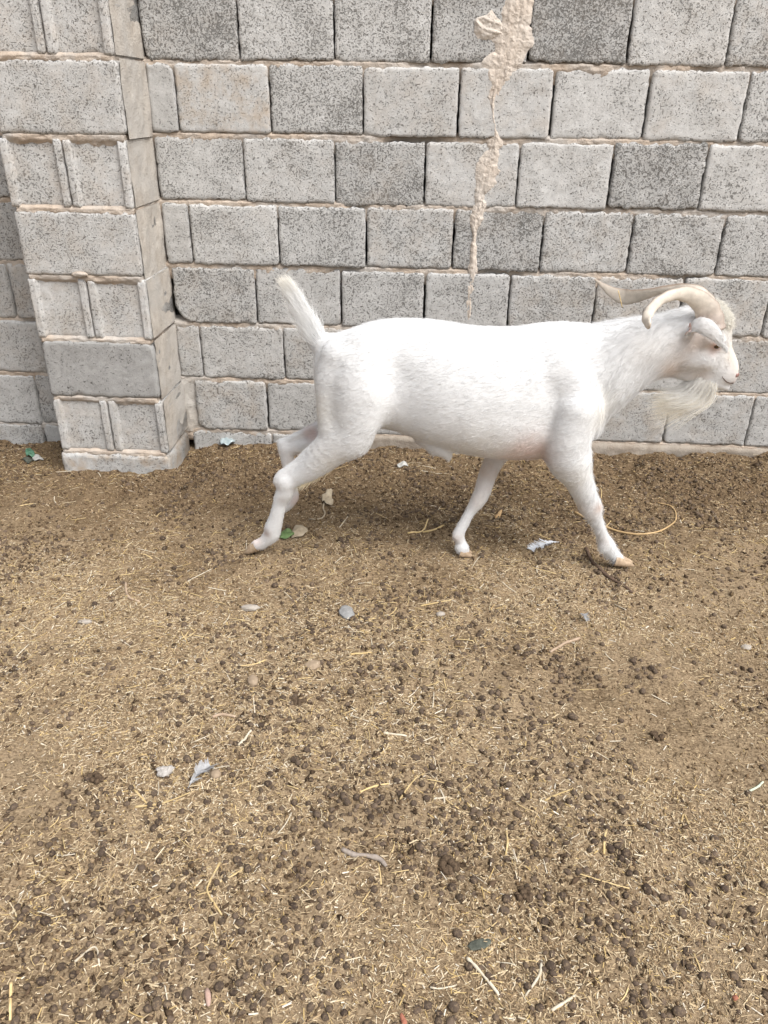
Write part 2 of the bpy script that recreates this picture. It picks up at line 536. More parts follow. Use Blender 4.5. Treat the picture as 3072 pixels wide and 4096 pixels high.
def build_wall():
    rng = np.random.default_rng(21)
    n = 0
    for k in range(-1, 9):
        zb = row_bottom(k)
        if k in JOINTS:
            js = [at(x, y, 0.0)[0] for x, y in JOINTS[k]]
        else:
            js = [-0.629 if k % 2 else -0.838]
        while js[-1] < X_HI: js.append(js[-1] + BLOCK_B + rng.normal(0, .002))
        right = [PILLAR[1] - 0.008] + js
        left = [PILLAR[1] - 0.02]
        x = js[0]
        while x > PILLAR[0] + 0.02: x -= BLOCK_B
        left = [PILLAR[0] + 0.10] if x < PILLAR[0] - 0.02 else []
        lj = [x]
        while lj[-1] > X_LO: lj.append(lj[-1] - BLOCK_B + rng.normal(0, .002))
        left = lj[::-1] + [PILLAR[0] + 0.06]
        for side, edges in (('R', right), ('L', left)):
            for i in range(len(edges) - 1):
                a, b_ = edges[i], edges[i + 1]
                g = rng.uniform(.0025, .0045)
                ga = 0.012 if (side == 'R' and i == 0) else g
                w = b_ - a - ga - g
                if w < 0.03: continue
                n += 1
                tone, coarse = rng.uniform(.84, 1.0), rng.uniform(.3, .9)
                cor = None
                if side == 'R':
                    if i < len(TONES.get(k, [])): tone, coarse = TONES[k][i]
                    cor = CORNERS.get((k, i))
                if side == 'L': tone, coarse = rng.uniform(.74, .84), rng.uniform(.3, .6)  # darker tone paints in the pier's shade on this side
                if k == 5 and side == 'R' and i == 0: a += 0.010; w -= 0.010
                if k == 7 and side == 'R' and i == 0: a += 0.05; w -= 0.05
                me = block_mesh(w, BLOCK_H, 0.19, 100 + n, 0.75 + 0.7 * coarse, cor)
                o = obj('block', me, M_BLOCK, wall)
                o.location = ((a + ga) + w / 2, rng.normal(0, .0022), zb + BLOCK_H / 2 + rng.normal(0, .002))
                o.rotation_euler = (rng.normal(0, .006), rng.normal(0, .0045), rng.normal(0, .006))
                dust = float(np.clip(rng.uniform(-.2, .35) + (0.12 if k > 4 else 0), 0, 1))
                if (k, i, side) in ((2, 1, 'R'),): dust = 0.75
                o.color = (.95 + (tone - .95) * .72, coarse, dust, 1)
    # bed joints: uneven mortar, drooping over the course below
    for k in range(-1, 9):
        zc = row_bottom(k) - 0.0065
        for a, b_ in ((X_LO, PILLAR[0] + 0.03), (PILLAR[1] - 0.03, X_HI)):
            xs = np.arange(a, b_, 0.0058)
            ts = np.array([-.052, -.042, -.036, -.031, -.027, -.023, -.019, -.015, -.011, -.007, -.003, .001, .004, .007, .0095, .013, .02])
            X, T = np.meshgrid(xs, ts)
            s = k * 11.7
            dr = 0.5 + 0.5 * fbm2(X * 9 + s, X * 0 + s, 41, 4)
            Y = np.where(T > -0.009, 0.0005, 0.0005 + (-0.009 - T) * (0.55 - 0.47 * np.clip(dr, 0, 1.1)))
            Y = Y + np.clip((T - 0.004) / 0.006, 0, 3) * 0.007
            Y = Y + 0.0030 + 0.0028 * fbm2(X * 45 + s, T * 70, 43, 4) + 0.0016 * noise2(X * 160, T * 160 + s, 47)
            hole = np.clip(fbm2(X * 5 + s, T * 4, 51, 2) - 0.62, 0, 1)
            Y = Y + hole * 0.05
            Y = np.where(T < -.05, 0.02, Y); Y = np.where(T > .015, 0.05, Y)
            V = np.stack([X, Y, zc + T], -1).reshape(-1, 3)
            obj('mortar_joint', build_mesh('mortar_joint', V, grid_faces(len(xs), len(ts))), M_MORTAR, wall)
    # mortar packing beside the pier in the lowest full course
    xs = np.linspace(PILLAR[1] - .01, PILLAR[1] + .062, 14); zs = np.linspace(.05, .262, 34)
    Xg, Zg = np.meshgrid(xs, zs)
    Yg = .004 + .10 * np.clip(Xg - PILLAR[1] - .045 - .02 * fbm2(Zg * 14, Zg * 0, 75, 2), 0, 1) * 4 + .005 * fbm2(Xg * 40, Zg * 25, 74, 3)
    obj('mortar_packing', build_mesh('mortar_packing', np.stack([Xg, Yg, Zg], -1).reshape(-1, 3), grid_faces(14, 34)), M_SMEAR, wall)
    # added backing, hidden behind the faces, stops light so that the open head joints stay dark
    V = [[X_LO, .19, -.3], [X_HI, .19, -.3], [X_HI, .19, 1.95], [X_LO, .19, 1.95], [X_LO, .24, -.3], [X_HI, .24, -.3], [X_HI, .24, 1.95], [X_LO, .24, 1.95]]
    Fa = np.array([[0, 1, 2, 3], [5, 4, 7, 6], [4, 0, 3, 7], [1, 5, 6, 2], [3, 2, 6, 7], [4, 5, 1, 0]])
    obj('light_backing', build_mesh('light_backing', V, Fa, False), M_SMEAR, wall)
    # low mortar skirt where the lowest course meets the yard, right of the goat
    xs = np.arange(-0.35, X_HI, 0.008); ts = np.linspace(-0.14, 0.066, 22)
    X, T = np.meshgrid(xs, ts)
    Y = -0.006 + 0.006 * fbm2(X * 7, T * 9, 71, 4) + np.clip((T - 0.048) / 0.018, 0, 1) ** 2 * 0.03 + 0.0016 * noise2(X * 90, T * 90, 72)
    Y = Y + 0.03 * np.clip((-0.2 - X) / 0.15, 0, 1)
    obj('mortar_skirt', build_mesh('mortar_skirt', np.stack([X, Y, T], -1).reshape(-1, 3), grid_faces(len(xs), len(ts))), M_SKIRT, wall)
    # dried mud that ran down the wall: each run a low relief with its own outline
    runs = [[(2082, -60, 46), (2070, 40, 48), (2058, 120, 56), (2046, 190, 50), (2034, 250, 30), (2022, 300, 16), (2012, 330, 6)],
            [(2006, 205, 24), (1998, 270, 44), (1988, 330, 40), (1977, 380, 24), (1970, 430, 9), (1972, 480, 7), (1980, 525, 12), (1984, 560, 25), (1974, 598, 17),
             (1954, 650, 28), (1940, 720, 32), (1924, 780, 20), (1914, 840, 19), (1902, 882, 20), (1896, 925, 10), (1894, 970, 8), (1894, 1025, 12), (1890, 1075, 17), (1884, 1130, 15),
             (1876, 1190, 13), (1872, 1245, 9), (1868, 1290, 3)],
            [(1905, 70, 6), (1935, 100, 34), (1985, 118, 34), (2015, 128, 10)]]
    for q, run in enumerate(runs):
        C = np.array([[*at(x, y, 0.0)[[0, 2]], px_m(w, x, y, 0.0)] for x, y, w in run])
        nn = 40 * len(run) // 2
        S = resample(C, nn)
        uu = np.linspace(-1, 1, 31)
        T = np.gradient(S[:, :2], axis=0); T /= np.linalg.norm(T, axis=1)[:, None]
        Nn = np.stack([-T[:, 1], T[:, 0]], 1)
        wid = 1.25 * S[:, 2].clip(.001)[:, None] * (1 + 0.38 * fbm2(S[:, 1] * 30, S[:, 0] * 5 + q, 81, 3))[:, None]
        off = wid * uu[None, :] + 0.004 * fbm2(S[:, 1] * 45, S[:, 0] * 0 + q * 5.0, 83, 2)[:, None]
        P = S[:, None, :2] + Nn[:, None, :] * off[:, :, None]
        hgt = (1 - np.abs(uu[None, :]) ** 1.6) * (0.35 + 0.65 * np.minimum(1, wid / 0.02))
        streak = fbm2(off * 120 + q * 7, np.broadcast_to(S[:, 1:2] * 9, off.shape), 85, 3)
        hgt = hgt * (0.0018 + 0.0030 * streak) + 0.0013 * fbm2(P[:, :, 0] * 130, P[:, :, 1] * 110, 86, 3)
        taper = np.minimum(1, np.minimum(np.arange(nn), np.arange(nn)[::-1]) / 6.0)[:, None]
        Yv = 0.0030 - hgt * taper - 0.0060 * taper * (1 - np.abs(uu[None, :]) ** 2.5)
        V = np.stack([P[:, :, 0], Yv, P[:, :, 1]], -1).reshape(-1, 3)
        obj('mud_run', build_mesh('mud_run', V, grid_faces(31, nn)), M_MUD, wall)


build_wall()

pillar = obj('block_pillar', None, loc=(0, 0, 0))
pillar.empty_display_size = 0.1
tag(pillar, 'projecting pier of concrete blocks, alternate courses of one wide and two grooved blocks', 'pillar', kind='thing')


def build_pillar():
    rng = np.random.default_rng(33)
    x0, x1, yf = PILLAR
    xm = (x0 + x1) / 2
    tone = {1: (1.0, .5), 2: (.96, .55), 3: (.96, .5), 4: (.94, .5), 5: (.96, .35), 6: (.66, .1), 7: (.90, .35)}
    for k in range(-1, 8):
        zb = row_bottom(k)
        t, c = tone.get(k, (.95, .5))
        j = rng.normal(0, .003)
        if k % 2 == 0:       # one wide stretcher
            cor = [.006, .012, .012, .006] if k != 6 else [.012, .008, .03, .02]
            o = obj('block', block_mesh(x1 - x0 - .004, BLOCK_H, 0.20, 900 + k, .8, cor, bevel=.003), M_BLOCK, pillar)
            o.location = (xm + j, yf + rng.normal(0, .002), zb + BLOCK_H / 2)
            o.color = (t, c, .25 if k != 6 else .0, 1)
            # mortar filling between that block and the wall, on the right return
            zs = np.linspace(zb - .012, zb + BLOCK_H + .006, 30); ys = np.linspace(yf + .02, .02, 34)
            Yg, Zg = np.meshgrid(ys, zs)
            Xg = x1 + 0.0005 + 0.0025 * fbm2(Yg * 20, Zg * 20, 60 + k, 3) + j
            obj('mortar_return', build_mesh('mortar_return', np.stack([Xg, Yg, Zg], -1).reshape(-1, 3), grid_faces(34, 30)), M_SMEAR, pillar)
        else:
            for q, (a, b_) in enumerate(((x0, xm - .003), (xm + .003, x1))):
                o = obj('block', block_mesh(b_ - a, BLOCK_H, 0.27, 950 + 2 * k + q, .7, None, groove=True, bevel=.003), M_BLOCK, pillar)
                o.location = ((a + b_) / 2 + j, yf + rng.normal(0, .002), zb + BLOCK_H / 2)
                o.rotation_euler = (rng.normal(0, .004), rng.normal(0, .003), rng.normal(0, .006))
                o.color = (t + rng.normal(0, .03), c, .3, 1)
            # dusty smear over the return of the right-hand block
            zs = np.linspace(zb + .002, zb + BLOCK_H - .002, 30); ys = np.linspace(yf + .016, .02, 34)
            Yg, Zg = np.meshgrid(ys, zs)
            Xg = x1 + .0022 + 0.0018 * fbm2(Yg * 18, Zg * 18, 160 + k, 3) + j
            obj('mortar_return', build_mesh('mortar_return', np.stack([Xg, Yg, Zg], -1).reshape(-1, 3), grid_faces(34, 30)), M_SMEAR, pillar)
    # bed joints on the front, wrapped round the right-hand corner
    for k in range(-1, 8):
        zc = row_bottom(k) - 0.0065
        path = np.concatenate([np.stack([np.full(30, x0 + .004), np.linspace(0.0, yf + .006, 30)], 1),
                               np.stack([np.arange(x0 + .008, x1 - .007, .006), np.full(len(np.arange(x0 + .008, x1 - .007, .006)), yf)], 1),
                               np.stack([np.full(36, x1 - .004), np.linspace(yf + .006, 0.015, 36)], 1)])
        L = np.concatenate([[0], np.cumsum(np.hypot(*np.diff(path, axis=0).T))])
        Tn = np.gradient(path, axis=0); Tn /= np.linalg.norm(Tn, axis=1)[:, None] + 1e-9
        Nn = np.stack([Tn[:, 1], -Tn[:, 0]], 1)              # outward
        ts = np.array([-.046, -.036, -.031, -.027, -.023, -.019, -.015, -.011, -.007, -.003, .001, .004, .007, .0095, .013, .02])
        S, T = np.meshgrid(L, ts)
        s = 70 + k * 5.3
        dr = 0.5 + 0.5 * fbm2(S * 9 + s, S * 0 + s, 141, 4)
        D = np.where(T > -0.009, 0.0022, 0.0022 + (-0.009 - T) * (1.35 - 0.75 * np.clip(dr, 0, 1.1)))
        D = D + np.clip((T - 0.004) / 0.006, 0, 3) * 0.008 + 0.003 * fbm2(S * 45 + s, T * 70, 143, 4) + 0.0016 * noise2(S * 160, T * 160, 144)
        D = np.where(T < -.04, 0.02, D); D = np.where(T > .015, 0.05, D)
        P = path[None, :, :] - Nn[None, :, :] * D[:, :, None]
        V = np.concatenate([P, (zc + T)[:, :, None]], -1).reshape(-1, 3)
        obj('mortar_joint', build_mesh('mortar_joint', V, grid_faces(len(L), len(ts))), M_MORTAR, pillar)
    # rough concrete footing
    me = block_mesh(x1 - x0 + .012, 0.20, 0.25, 990, 1.6, [.01, .01, .02, .01], bevel=.008)
    o = obj('footing', me, M_BLOCK, pillar)
    o.location = (xm + .004, yf - .006, -0.047)
    o.color = (.9, .3, .9, 1)
    # a pebble of squeezed mortar under the fourth course
    V, Fa = ico(3)
    V = V * (1 + 0.18 * noise3(V[:, 0] * 2, V[:, 1] * 2, V[:, 2] * 2, 3))[:, None] * np.array([.026, .012, .009])
    p = at(322, 1096, yf)
    obj('mortar_blob', build_mesh('mortar_blob', V, Fa), M_MORTAR, pillar, loc=(p[0], yf - .004, p[2]))
    V = np.array([[x0 + .02, yf + .05, -.2], [x1 - .02, yf + .05, -.2], [x1 - .02, .1, -.2], [x0 + .02, .1, -.2]])
    V = np.vstack([V, V + np.array([0, 0, 2.14])])
    Fa = np.array([[0, 1, 5, 4], [1, 2, 6, 5], [2, 3, 7, 6], [3, 0, 4, 7], [4, 5, 6, 7], [3, 2, 1, 0]])
    obj('pier_core', build_mesh('pier_core', V, Fa, False), M_SMEAR, pillar)


build_pillar()
# ------------------------------------------------------------------ the goat
GY = -0.78                                   # the goat's midline runs along the wall at this depth
M_COAT = None


def mat_coat():
    m, nt, b = new_mat('white_goat_coat')
    N = NT(nt)
    a = N.node('ShaderNodeAttribute', attribute_name='col')
    tc = N.node('ShaderNodeTexCoord')
    mp = N.node('ShaderNodeMapping'); mp.inputs['Scale'].default_value = (60, 160, 200); N.link(tc.outputs['Object'], mp.inputs['Vector'])
    n = N.noise(mp.outputs[0], 1.0, 4.0, 0.6)
    k = N.ramp(n, 0.25, 0.75, 0.94, 1.04)
    s = N.node('ShaderNodeVectorMath', operation='SCALE'); N.link(a.outputs['Color'], s.inputs[0]); N.link(k, s.inputs['Scale'])
    N.link(s.outputs[0], b.inputs['Base Color'])
    N.link(N.bump(n, 0.5, 0.0015), b.inputs['Normal'])
    b.inputs['Roughness'].default_value = 0.75
    return m


class Field:
    """signed-distance field of the body: tapered, flattened cones blended into one surface"""
    def __init__(self, lo, hi, h):
        self.lo, self.h = np.array(lo), h
        self.n = np.ceil((np.array(hi) - self.lo) / h).astype(int) + 1
        self.ax = [self.lo[i] + np.arange(self.n[i]) * h for i in range(3)]
        self.f = np.full(self.n, 0.25, np.float32)

    def _box(self, lo, hi):
        a = np.clip(np.floor((np.array(lo) - self.lo) / self.h).astype(int), 0, self.n - 1)
        b = np.clip(np.ceil((np.array(hi) - self.lo) / self.h).astype(int) + 1, 1, self.n)
        sl = tuple(slice(i, j) for i, j in zip(a, b))
        X = [self.ax[i][sl[i]] for i in range(3)]
        return sl, np.meshgrid(*X, indexing='ij')

    def blend(self, sl, d, k):
        a = self.f[sl]
        h = np.clip(0.5 + 0.5 * (a - d) / k, 0, 1)
        self.f[sl] = a + (d - a) * h - k * h * (1 - h)

    def chain(self, pts, sy=1.0, k=0.02, slim=4.0):
        """tapered limb; pts: rows (x px, y px, radius px, depth). sy flattens it sideways"""
        W = [(at(x, y, Y), px_m(r - slim * (r < 70), x, y, Y)) for x, y, r, Y in pts]
        P = np.array([np.append(p, r) for p, r in W])
        if len(P) > 2: P = resample(P, 4 * (len(P) - 1) + 1)
        m = P[:, 3].max() + k + 0.02
        sl, (X, Y, Z) = self._box(P[:, :3].min(0) - m, P[:, :3].max(0) + m)
        D = np.full(X.shape, 0.25, np.float32)
        for a, b_ in zip(P[:-1], P[1:]):
            p, ra, rb, d = a[:3], a[3], b_[3], b_[:3] - a[:3]
            L2 = d @ d + 1e-12
            t = np.clip(((X - p[0]) * d[0] + (Z - p[2]) * d[2] + (Y - p[1]) * d[1]) / L2, 0, 1)
            dx, dz, dy = X - p[0] - t * d[0], Z - p[2] - t * d[2], (Y - p[1] - t * d[1]) / sy
            D = np.minimum(D, (np.sqrt(dx * dx + dy * dy + dz * dz) - (ra + (rb - ra) * t)) * min(1.0, sy))
        self.blend(sl, D.astype(np.float32), k)

    def profile(self, top, bot, wid, k=0.02):
        """trunk: outline above and below, half width along its length"""
        T = np.array([at(x, y + 9, GY)[[0, 2]] for x, y in top]); B = np.array([at(x, y, GY)[[0, 2]] for x, y in bot]); Wd = np.array([[at(x, 1500, GY)[0], w] for x, w in wid])
        x0, x1 = max(T[0, 0], B[0, 0]), min(T[-1, 0], B[-1, 0])
        sl, (X, Y, Z) = self._box((x0, GY - .25, 0.2), (x1, GY + .25, .85))
        xs = self.ax[0][sl[0]]
        def smooth(P):
            y = np.interp(xs, P[:, 0], P[:, 1])
            ker = np.hanning(13); ker /= ker.sum()
            return np.convolve(np.pad(y, 6, 'edge'), ker, 'valid')
        zt, zb = smooth(T), smooth(B)
        w = smooth(Wd)
        zc = ((zt + zb) / 2)[:, None, None]; a = ((zt - zb) / 2).clip(.004)[:, None, None]; b_ = w.clip(.004)[:, None, None]
        # the barrel is widest a little below the middle
        v = (Z - zc) / a
        bb = b_ * (1 - 0.10 * np.clip(v, -1, 1))
        e = 2.25
        r = (np.abs(v) ** e + np.abs((Y - GY) / bb) ** e) ** (1 / e)
        D = (r - 1) * np.minimum(a, bb)
        D = np.maximum(D, np.maximum(x0 + .004 - X, X - x1 + .004))
        self.blend(sl, D.astype(np.float32), k)

    def mesh(self):
        """surface nets"""
        f = self.f; n = self.n; lo, h = self.lo, self.h
        s = f < 0
        c = [s[i:n[0] - 1 + i, j:n[1] - 1 + j, l:n[2] - 1 + l] for i in (0, 1) for j in (0, 1) for l in (0, 1)]
        cnt = sum(x.astype(np.int8) for x in c)
        act = (cnt > 0) & (cnt < 8)
        ids = np.full(act.shape, -1, np.int64)
        I = np.argwhere(act); ids[act] = np.arange(len(I))
        acc = np.zeros((len(I), 3)); num = np.zeros(len(I))
        cor = [(i, j, l) for i in (0, 1) for j in (0, 1) for l in (0, 1)]
        vals = {q: f[I[:, 0] + q[0], I[:, 1] + q[1], I[:, 2] + q[2]].astype(float) for q in cor}
        for q in cor:
            for axs in range(3):
                if q[axs]: continue
                r = list(q); r[axs] = 1; r = tuple(r)
                a, b_ = vals[q], vals[r]
                m = (a < 0) != (b_ < 0)
                t = np.where(m, a / np.where(m, a - b_, 1), 0)
                p = np.tile(np.array(q, float), (len(I), 1)); p[:, axs] += t
                acc += p * m[:, None]; num += m
        V = lo + (I + acc / num[:, None]) * h
        F = []
        for axs in range(3):
            o1, o2 = (axs + 1) % 3, (axs + 2) % 3
            sA = [slice(None)] * 3; sB = [slice(None)] * 3
            sA[axs] = slice(0, -1); sB[axs] = slice(1, None)
            A, B = s[tuple(sA)], s[tuple(sB)]
            for flip, m in ((False, A & ~B), (True, ~A & B)):
                E = np.argwhere(m)
                E = E[(E[:, o1] > 0) & (E[:, o2] > 0) & (E[:, o1] < n[o1] - 1) & (E[:, o2] < n[o2] - 1)]
                q = []
                for d1, d2 in ((1, 1), (0, 1), (0, 0), (1, 0)):
                    e = E.copy(); e[:, o1] -= d1; e[:, o2] -= d2
                    q.append(ids[e[:, 0], e[:, 1], e[:, 2]])
                q = np.stack(q, 1)
                F.append(q[:, ::-1] if flip else q)
        return V, np.vstack(F)


def goat_field():
    lo = at(950, 2230, -0.82); hi = at(2985, 1180, GY)
    fd = Field((lo[0], -1.01, -0.005), (hi[0] + .02, -0.57, 0.80), 0.0042)
    top = [(1258, 1440), (1275, 1385), (1300, 1350), (1340, 1333), (1385, 1317), (1430, 1300), (1480, 1283), (1530, 1274), (1590, 1270), (1660, 1271),
           (1730, 1276), (1800, 1285), (1870, 1299), (1940, 1305), (2010, 1306), (2080, 1302), (2150, 1294), (2200, 1290), (2250, 1294), (2300, 1306), (2350, 1335), (2395, 1400), (2425, 1500)]
    bot = [(1258, 1480), (1290, 1590), (1340, 1665), (1400, 1696), (1460, 1694), (1520, 1698), (1580, 1708), (1640, 1730), (1700, 1754), (1780, 1776), (1860, 1793),
           (1950, 1808), (2050, 1818), (2150, 1820), (2230, 1810), (2290, 1784), (2340, 1748), (2385, 1695), (2425, 1600)]
    wid = [(1258, .035), (1290, .072), (1340, .096), (1420, .108), (1500, .108), (1580, .108), (1660, .120), (1760, .136), (1880, .146), (2000, .144), (2100, .132), (2200, .116), (2300, .098), (2380, .073), (2425, .04)]
    fd.profile(top, bot, wid, 0.012)
    # neck
    fd.chain([(2235, 1545, 215, GY), (2345, 1500, 196, GY), (2470, 1440, 160, GY), (2570, 1402, 136, GY), (2680, 1372, 120, GY)], .62, .035)
    # crest of the shoulder blades and point of the shoulder
    for s in (-1, 1):
        Y = GY + s * .082
        fd.chain([(2225, 1420, 50, GY + s * .06), (2255, 1500, 76, Y), (2325, 1625, 80, GY + s * .088), (2345, 1680, 68, GY + s * .083)], .66, .018)
    fd.chain([(2370, 1600, 66, GY), (2350, 1700, 60, GY)], .9, .03)       # breastbone
    # head
    fd.chain([(2750, 1335, 96, GY), (2806, 1325, 102, GY)], .60, .02)
    fd.chain([(2806, 1330, 100, GY), (2842, 1424, 84, GY), (2886, 1488, 63, GY)], .58, .02)
    fd.chain([(2842, 1252, 50, GY), (2874, 1282, 44, GY), (2878, 1338, 34, GY), (2888, 1392, 31, GY), (2914, 1450, 34, GY), (2925, 1484, 30, GY)], .95, .012)
    fd.chain([(2925, 1484, 30, GY), (2924, 1512, 25, GY)], 1.0, .008)
    fd.chain([(2885, 1480, 44, GY), (2920, 1505, 34, GY)], .85, .008)      # lips
    fd.chain([(2838, 1510, 40, GY), (2880, 1535, 29, GY), (2906, 1549, 19, GY)], .85, .0025)       # lower lip and chin
    fd.chain([(2700, 1445, 60, GY), (2760, 1470, 60, GY), (2840, 1500, 42, GY)], .60, .014)   # jaw
    for s in (-1, 1):
        fd.chain([(2840, 1360, 20, GY + s * .045), (2888, 1372, 13, GY + s * .040)], .8, .014)   # brow ridge
        fd.chain([(2770, 1440, 46, GY + s * .022), (2820, 1440, 36, GY + s * .022)], .8, .016)    # cheek
        fd.chain([(2758, 1330, 22, GY + s * .045), (2770, 1328, 14, GY + s * .062)], 1, .014)      # ear root
    # front leg nearer the camera, reaching forward
    fd.chain([(2300, 1640, 92, -.872), (2268, 1770, 92, -.872), (2278, 1835, 86, -.868), (2305, 1900, 64, -.862), (2333, 1962, 53, -.855), (2353, 2015, 46, -.848),
              (2366, 2040, 41, -.845), (2388, 2085, 28, -.84), (2411, 2142, 26, -.832), (2428, 2180, 34, -.828), (2446, 2210, 30, -.826), (2470, 2232, 28, -.825)], .92, .012)
    fd.chain([(2410, 2186, 18, -.838), (2420, 2202, 14, -.838)], 1, .006)
    fd.chain([(2366, 2012, 40, -.847), (2376, 2034, 37, -.846)], .9, .006)
    fd.chain([(2205, 1800, 34, -.858), (2268, 1880, 30, -.862)], .8, .02)            # elbow
    # the other front leg, trailing under the body
    fd.chain([(2090, 1700, 80, -.70), (2010, 1795, 52, -.705), (1978, 1841, 43, -.715), (1950, 1901, 40, -.735), (1931, 1962, 37, -.755), (1909, 2008, 34, -.768),
              (1880, 2048, 25, -.775), (1846, 2112, 26, -.785), (1834, 2140, 28, -.79), (1843, 2170, 25, -.794), (1847, 2190, 32, -.796), (1852, 2200, 29, -.796)], .95, .010)
    fd.chain([(1822, 2148, 16, -.80), (1828, 2160, 13, -.80)], 1, .006)
    # hind leg nearer the camera, pushing off
    fd.chain([(1345, 1420, 66, -.855), (1315, 1520, 58, -.86), (1312, 1620, 50, -.862), (1322, 1700, 52, -.864)], .9, .022)    # ham
    fd.chain([(1450, 1400, 80, -.862), (1438, 1520, 94, -.884), (1432, 1620, 94, -.888), (1424, 1700, 86, -.886), (1400, 1752, 78, -.88)], .66, .034)   # thigh
    fd.chain([(1400, 1745, 84, -.874), (1330, 1792, 76, -.868), (1248, 1868, 56, -.858), (1190, 1908, 44, -.85), (1146, 1928, 39, -.846)], .72, .016)    # gaskin
    fd.chain([(1262, 1790, 26, -.858), (1180, 1858, 21, -.85), (1124, 1902, 25, -.846), (1112, 1924, 25, -.845)], .8, .008)      # tendon and point of hock
    fd.chain([(1146, 1930, 42, -.846), (1143, 1965, 41, -.842), (1125, 1998, 35, -.84), (1114, 2034, 32, -.838), (1104, 2072, 33, -.835), (1092, 2112, 37, -.832), (1086, 2138, 37, -.83),
              (1060, 2164, 30, -.828), (1028, 2180, 26, -.826)], .8, .010)
    fd.chain([(1085, 2150, 20, -.83), (1050, 2186, 18, -.826)], 1, .006)            # dew claws
    # far hind leg, lifted
    fd.chain([(1400, 1600, 90, -.70), (1345, 1730, 74, -.69), (1270, 1766, 48, -.69), (1200, 1785, 36, -.692), (1150, 1795, 33, -.694)], .75, .014)
    fd.chain([(1275, 1704, 24, -.69), (1170, 1752, 20, -.692), (1128, 1772, 24, -.694)], .8, .007)
    fd.chain([(1142, 1795, 33, -.694), (1150, 1840, 30, -.696), (1160, 1900, 25, -.70), (1170, 1955, 25, -.705), (1172, 1990, 27, -.708), (1150, 2025, 22, -.71), (1122, 2044, 19, -.712)], .85, .010)
    # tail root and core
    fd.chain([(1325, 1405, 50, GY), (1276, 1368, 50, GY), (1238, 1300, 34, GY), (1208, 1240, 22, GY), (1188, 1200, 11, GY)], .6, .026)
    # sheath
    fd.chain([(1690, 1756, 34, -.82), (1752, 1782, 42, -.84), (1788, 1815, 26, -.848), (1796, 1832, 17, -.848)], .8, .008)
    fd.chain([(1725, 1785, 18, -.835), (1733, 1818, 13, -.84)], .8, .007)
    return fd


def vertex_normals(V, F):
    n = np.cross(V[F[:, 2]] - V[F[:, 0]], V[F[:, 3]] - V[F[:, 1]])
    N_ = np.zeros_like(V)
    for c in range(4): np.add.at(N_, F[:, c], n)
    return N_ / (np.linalg.norm(N_, axis=1)[:, None] + 1e-12)


def relax(V, F, it=3, lam=0.5):
    E = np.vstack([F[:, [0, 1]], F[:, [1, 2]], F[:, [2, 3]], F[:, [3, 0]]])
    deg = np.bincount(E[:, 0], minlength=len(V)) + np.bincount(E[:, 1], minlength=len(V))
    for _ in range(it):
        S = np.zeros_like(V)
        np.add.at(S, E[:, 0], V[E[:, 1]]); np.add.at(S, E[:, 1], V[E[:, 0]])
        V = V + lam * (S / deg[:, None] - V)
    return V


def coat_colour(V):
    """the coat: white, cream on face and tail, pink bare skin, soiled joints, shade painted under the jaw"""
    c = np.tile(np.array([0.672, 0.674, 0.676]), (len(V), 1))
    def spot(px, py, Y, r, colr, amt, n=0.35):
        p = at(px, py, Y)
        d = np.linalg.norm((V - p) * np.array([1, .8, 1]), axis=1) / r
        w = np.clip(amt * np.exp(-d ** 2) * (1 + n * noise3(V[:, 0] * 60, V[:, 1] * 60, V[:, 2] * 60, 9)), 0, 1)[:, None]
        return c * (1 - w) + np.array(colr) * w
    for a in [(1290, 1640, -.87, .05, (.70, .66, .57), .35), (1330, 1830, -.87, .05, (.70, .65, .56), .35), (1900, 1800, -.88, .09, (.70, .65, .57), .35), (2300, 1900, -.88, .05, (.69, .66, .60), .35),
              (2400, 1640, -.86, .05, (.71, .67, .58), .4), (2120, 1790, -.87, .055, (.62, .47, .42), .75), (2165, 1810, -.85, .035, (.50, .38, .33), .6), (2050, 1815, -.85, .06, (.66, .53, .46), .5),
              (2930, 1400, GY, .035, (.66, .57, .46), .75), (2915, 1280, GY, .036, (.70, .64, .52), .8), (2945, 1470, GY, .028, (.66, .56, .49), .6), (2870, 1400, -.83, .018, (.62, .44, .38), .7), (2790, 1395, -.84, .022, (.60, .50, .43), .6), (2700, 1490, -.81, .03, (.56, .47, .40), .6), (2800, 1515, -.81, .03, (.52, .42, .34), .55), (2720, 1400, -.84, .03, (.62, .55, .50), .4), (2600, 1400, -.84, .06, (.66, .63, .60), .4),  # the brown spots along the jaw's underside paint its shade
              (2952, 1508, GY, .014, (.66, .40, .35), .75), (2870, 1378, -.825, .016, (.70, .45, .38), .75), (2800, 1360, -.84, .03, (.70, .58, .50), .45),
              (2690, 1470, -.82, .03, (.70, .58, .50), .45), (2740, 1440, -.84, .03, (.76, .68, .62), .3),
              (1620, 1765, -.80, .05, (.42, .30, .22), .6), (1250, 1730, -.70, .025, (.55, .36, .32), .6),
              (2395, 2030, -.865, .016, (.50, .37, .30), .6), (2330, 2020, -.86, .02, (.55, .47, .42), .5), (2360, 2060, -.85, .025, (.62, .56, .52), .4),
              (1905, 2010, -.79, .025, (.55, .48, .43), .55), (1930, 1880, -.75, .06, (.55, .42, .33), .55), (1825, 2150, -.80, .018, (.42, .34, .29), .7),
              (1125, 2005, -.865, .012, (.50, .46, .44), .6), (1062, 2135, -.85, .016, (.38, .31, .28), .85), (1020, 2160, -.84, .018, (.72, .52, .44), .7),
              (1105, 1945, -.86, .015, (.55, .50, .48), .5), (1185, 1995, -.71, .022, (.70, .52, .46), .6), (1180, 1850, -.70, .05, (.68, .60, .56), .35),
              (1160, 1140, GY, .04, (.70, .66, .58), .6), (2420, 2160, -.85, .03, (.62, .56, .52), .35)]:
        c = spot(*a)
    return c


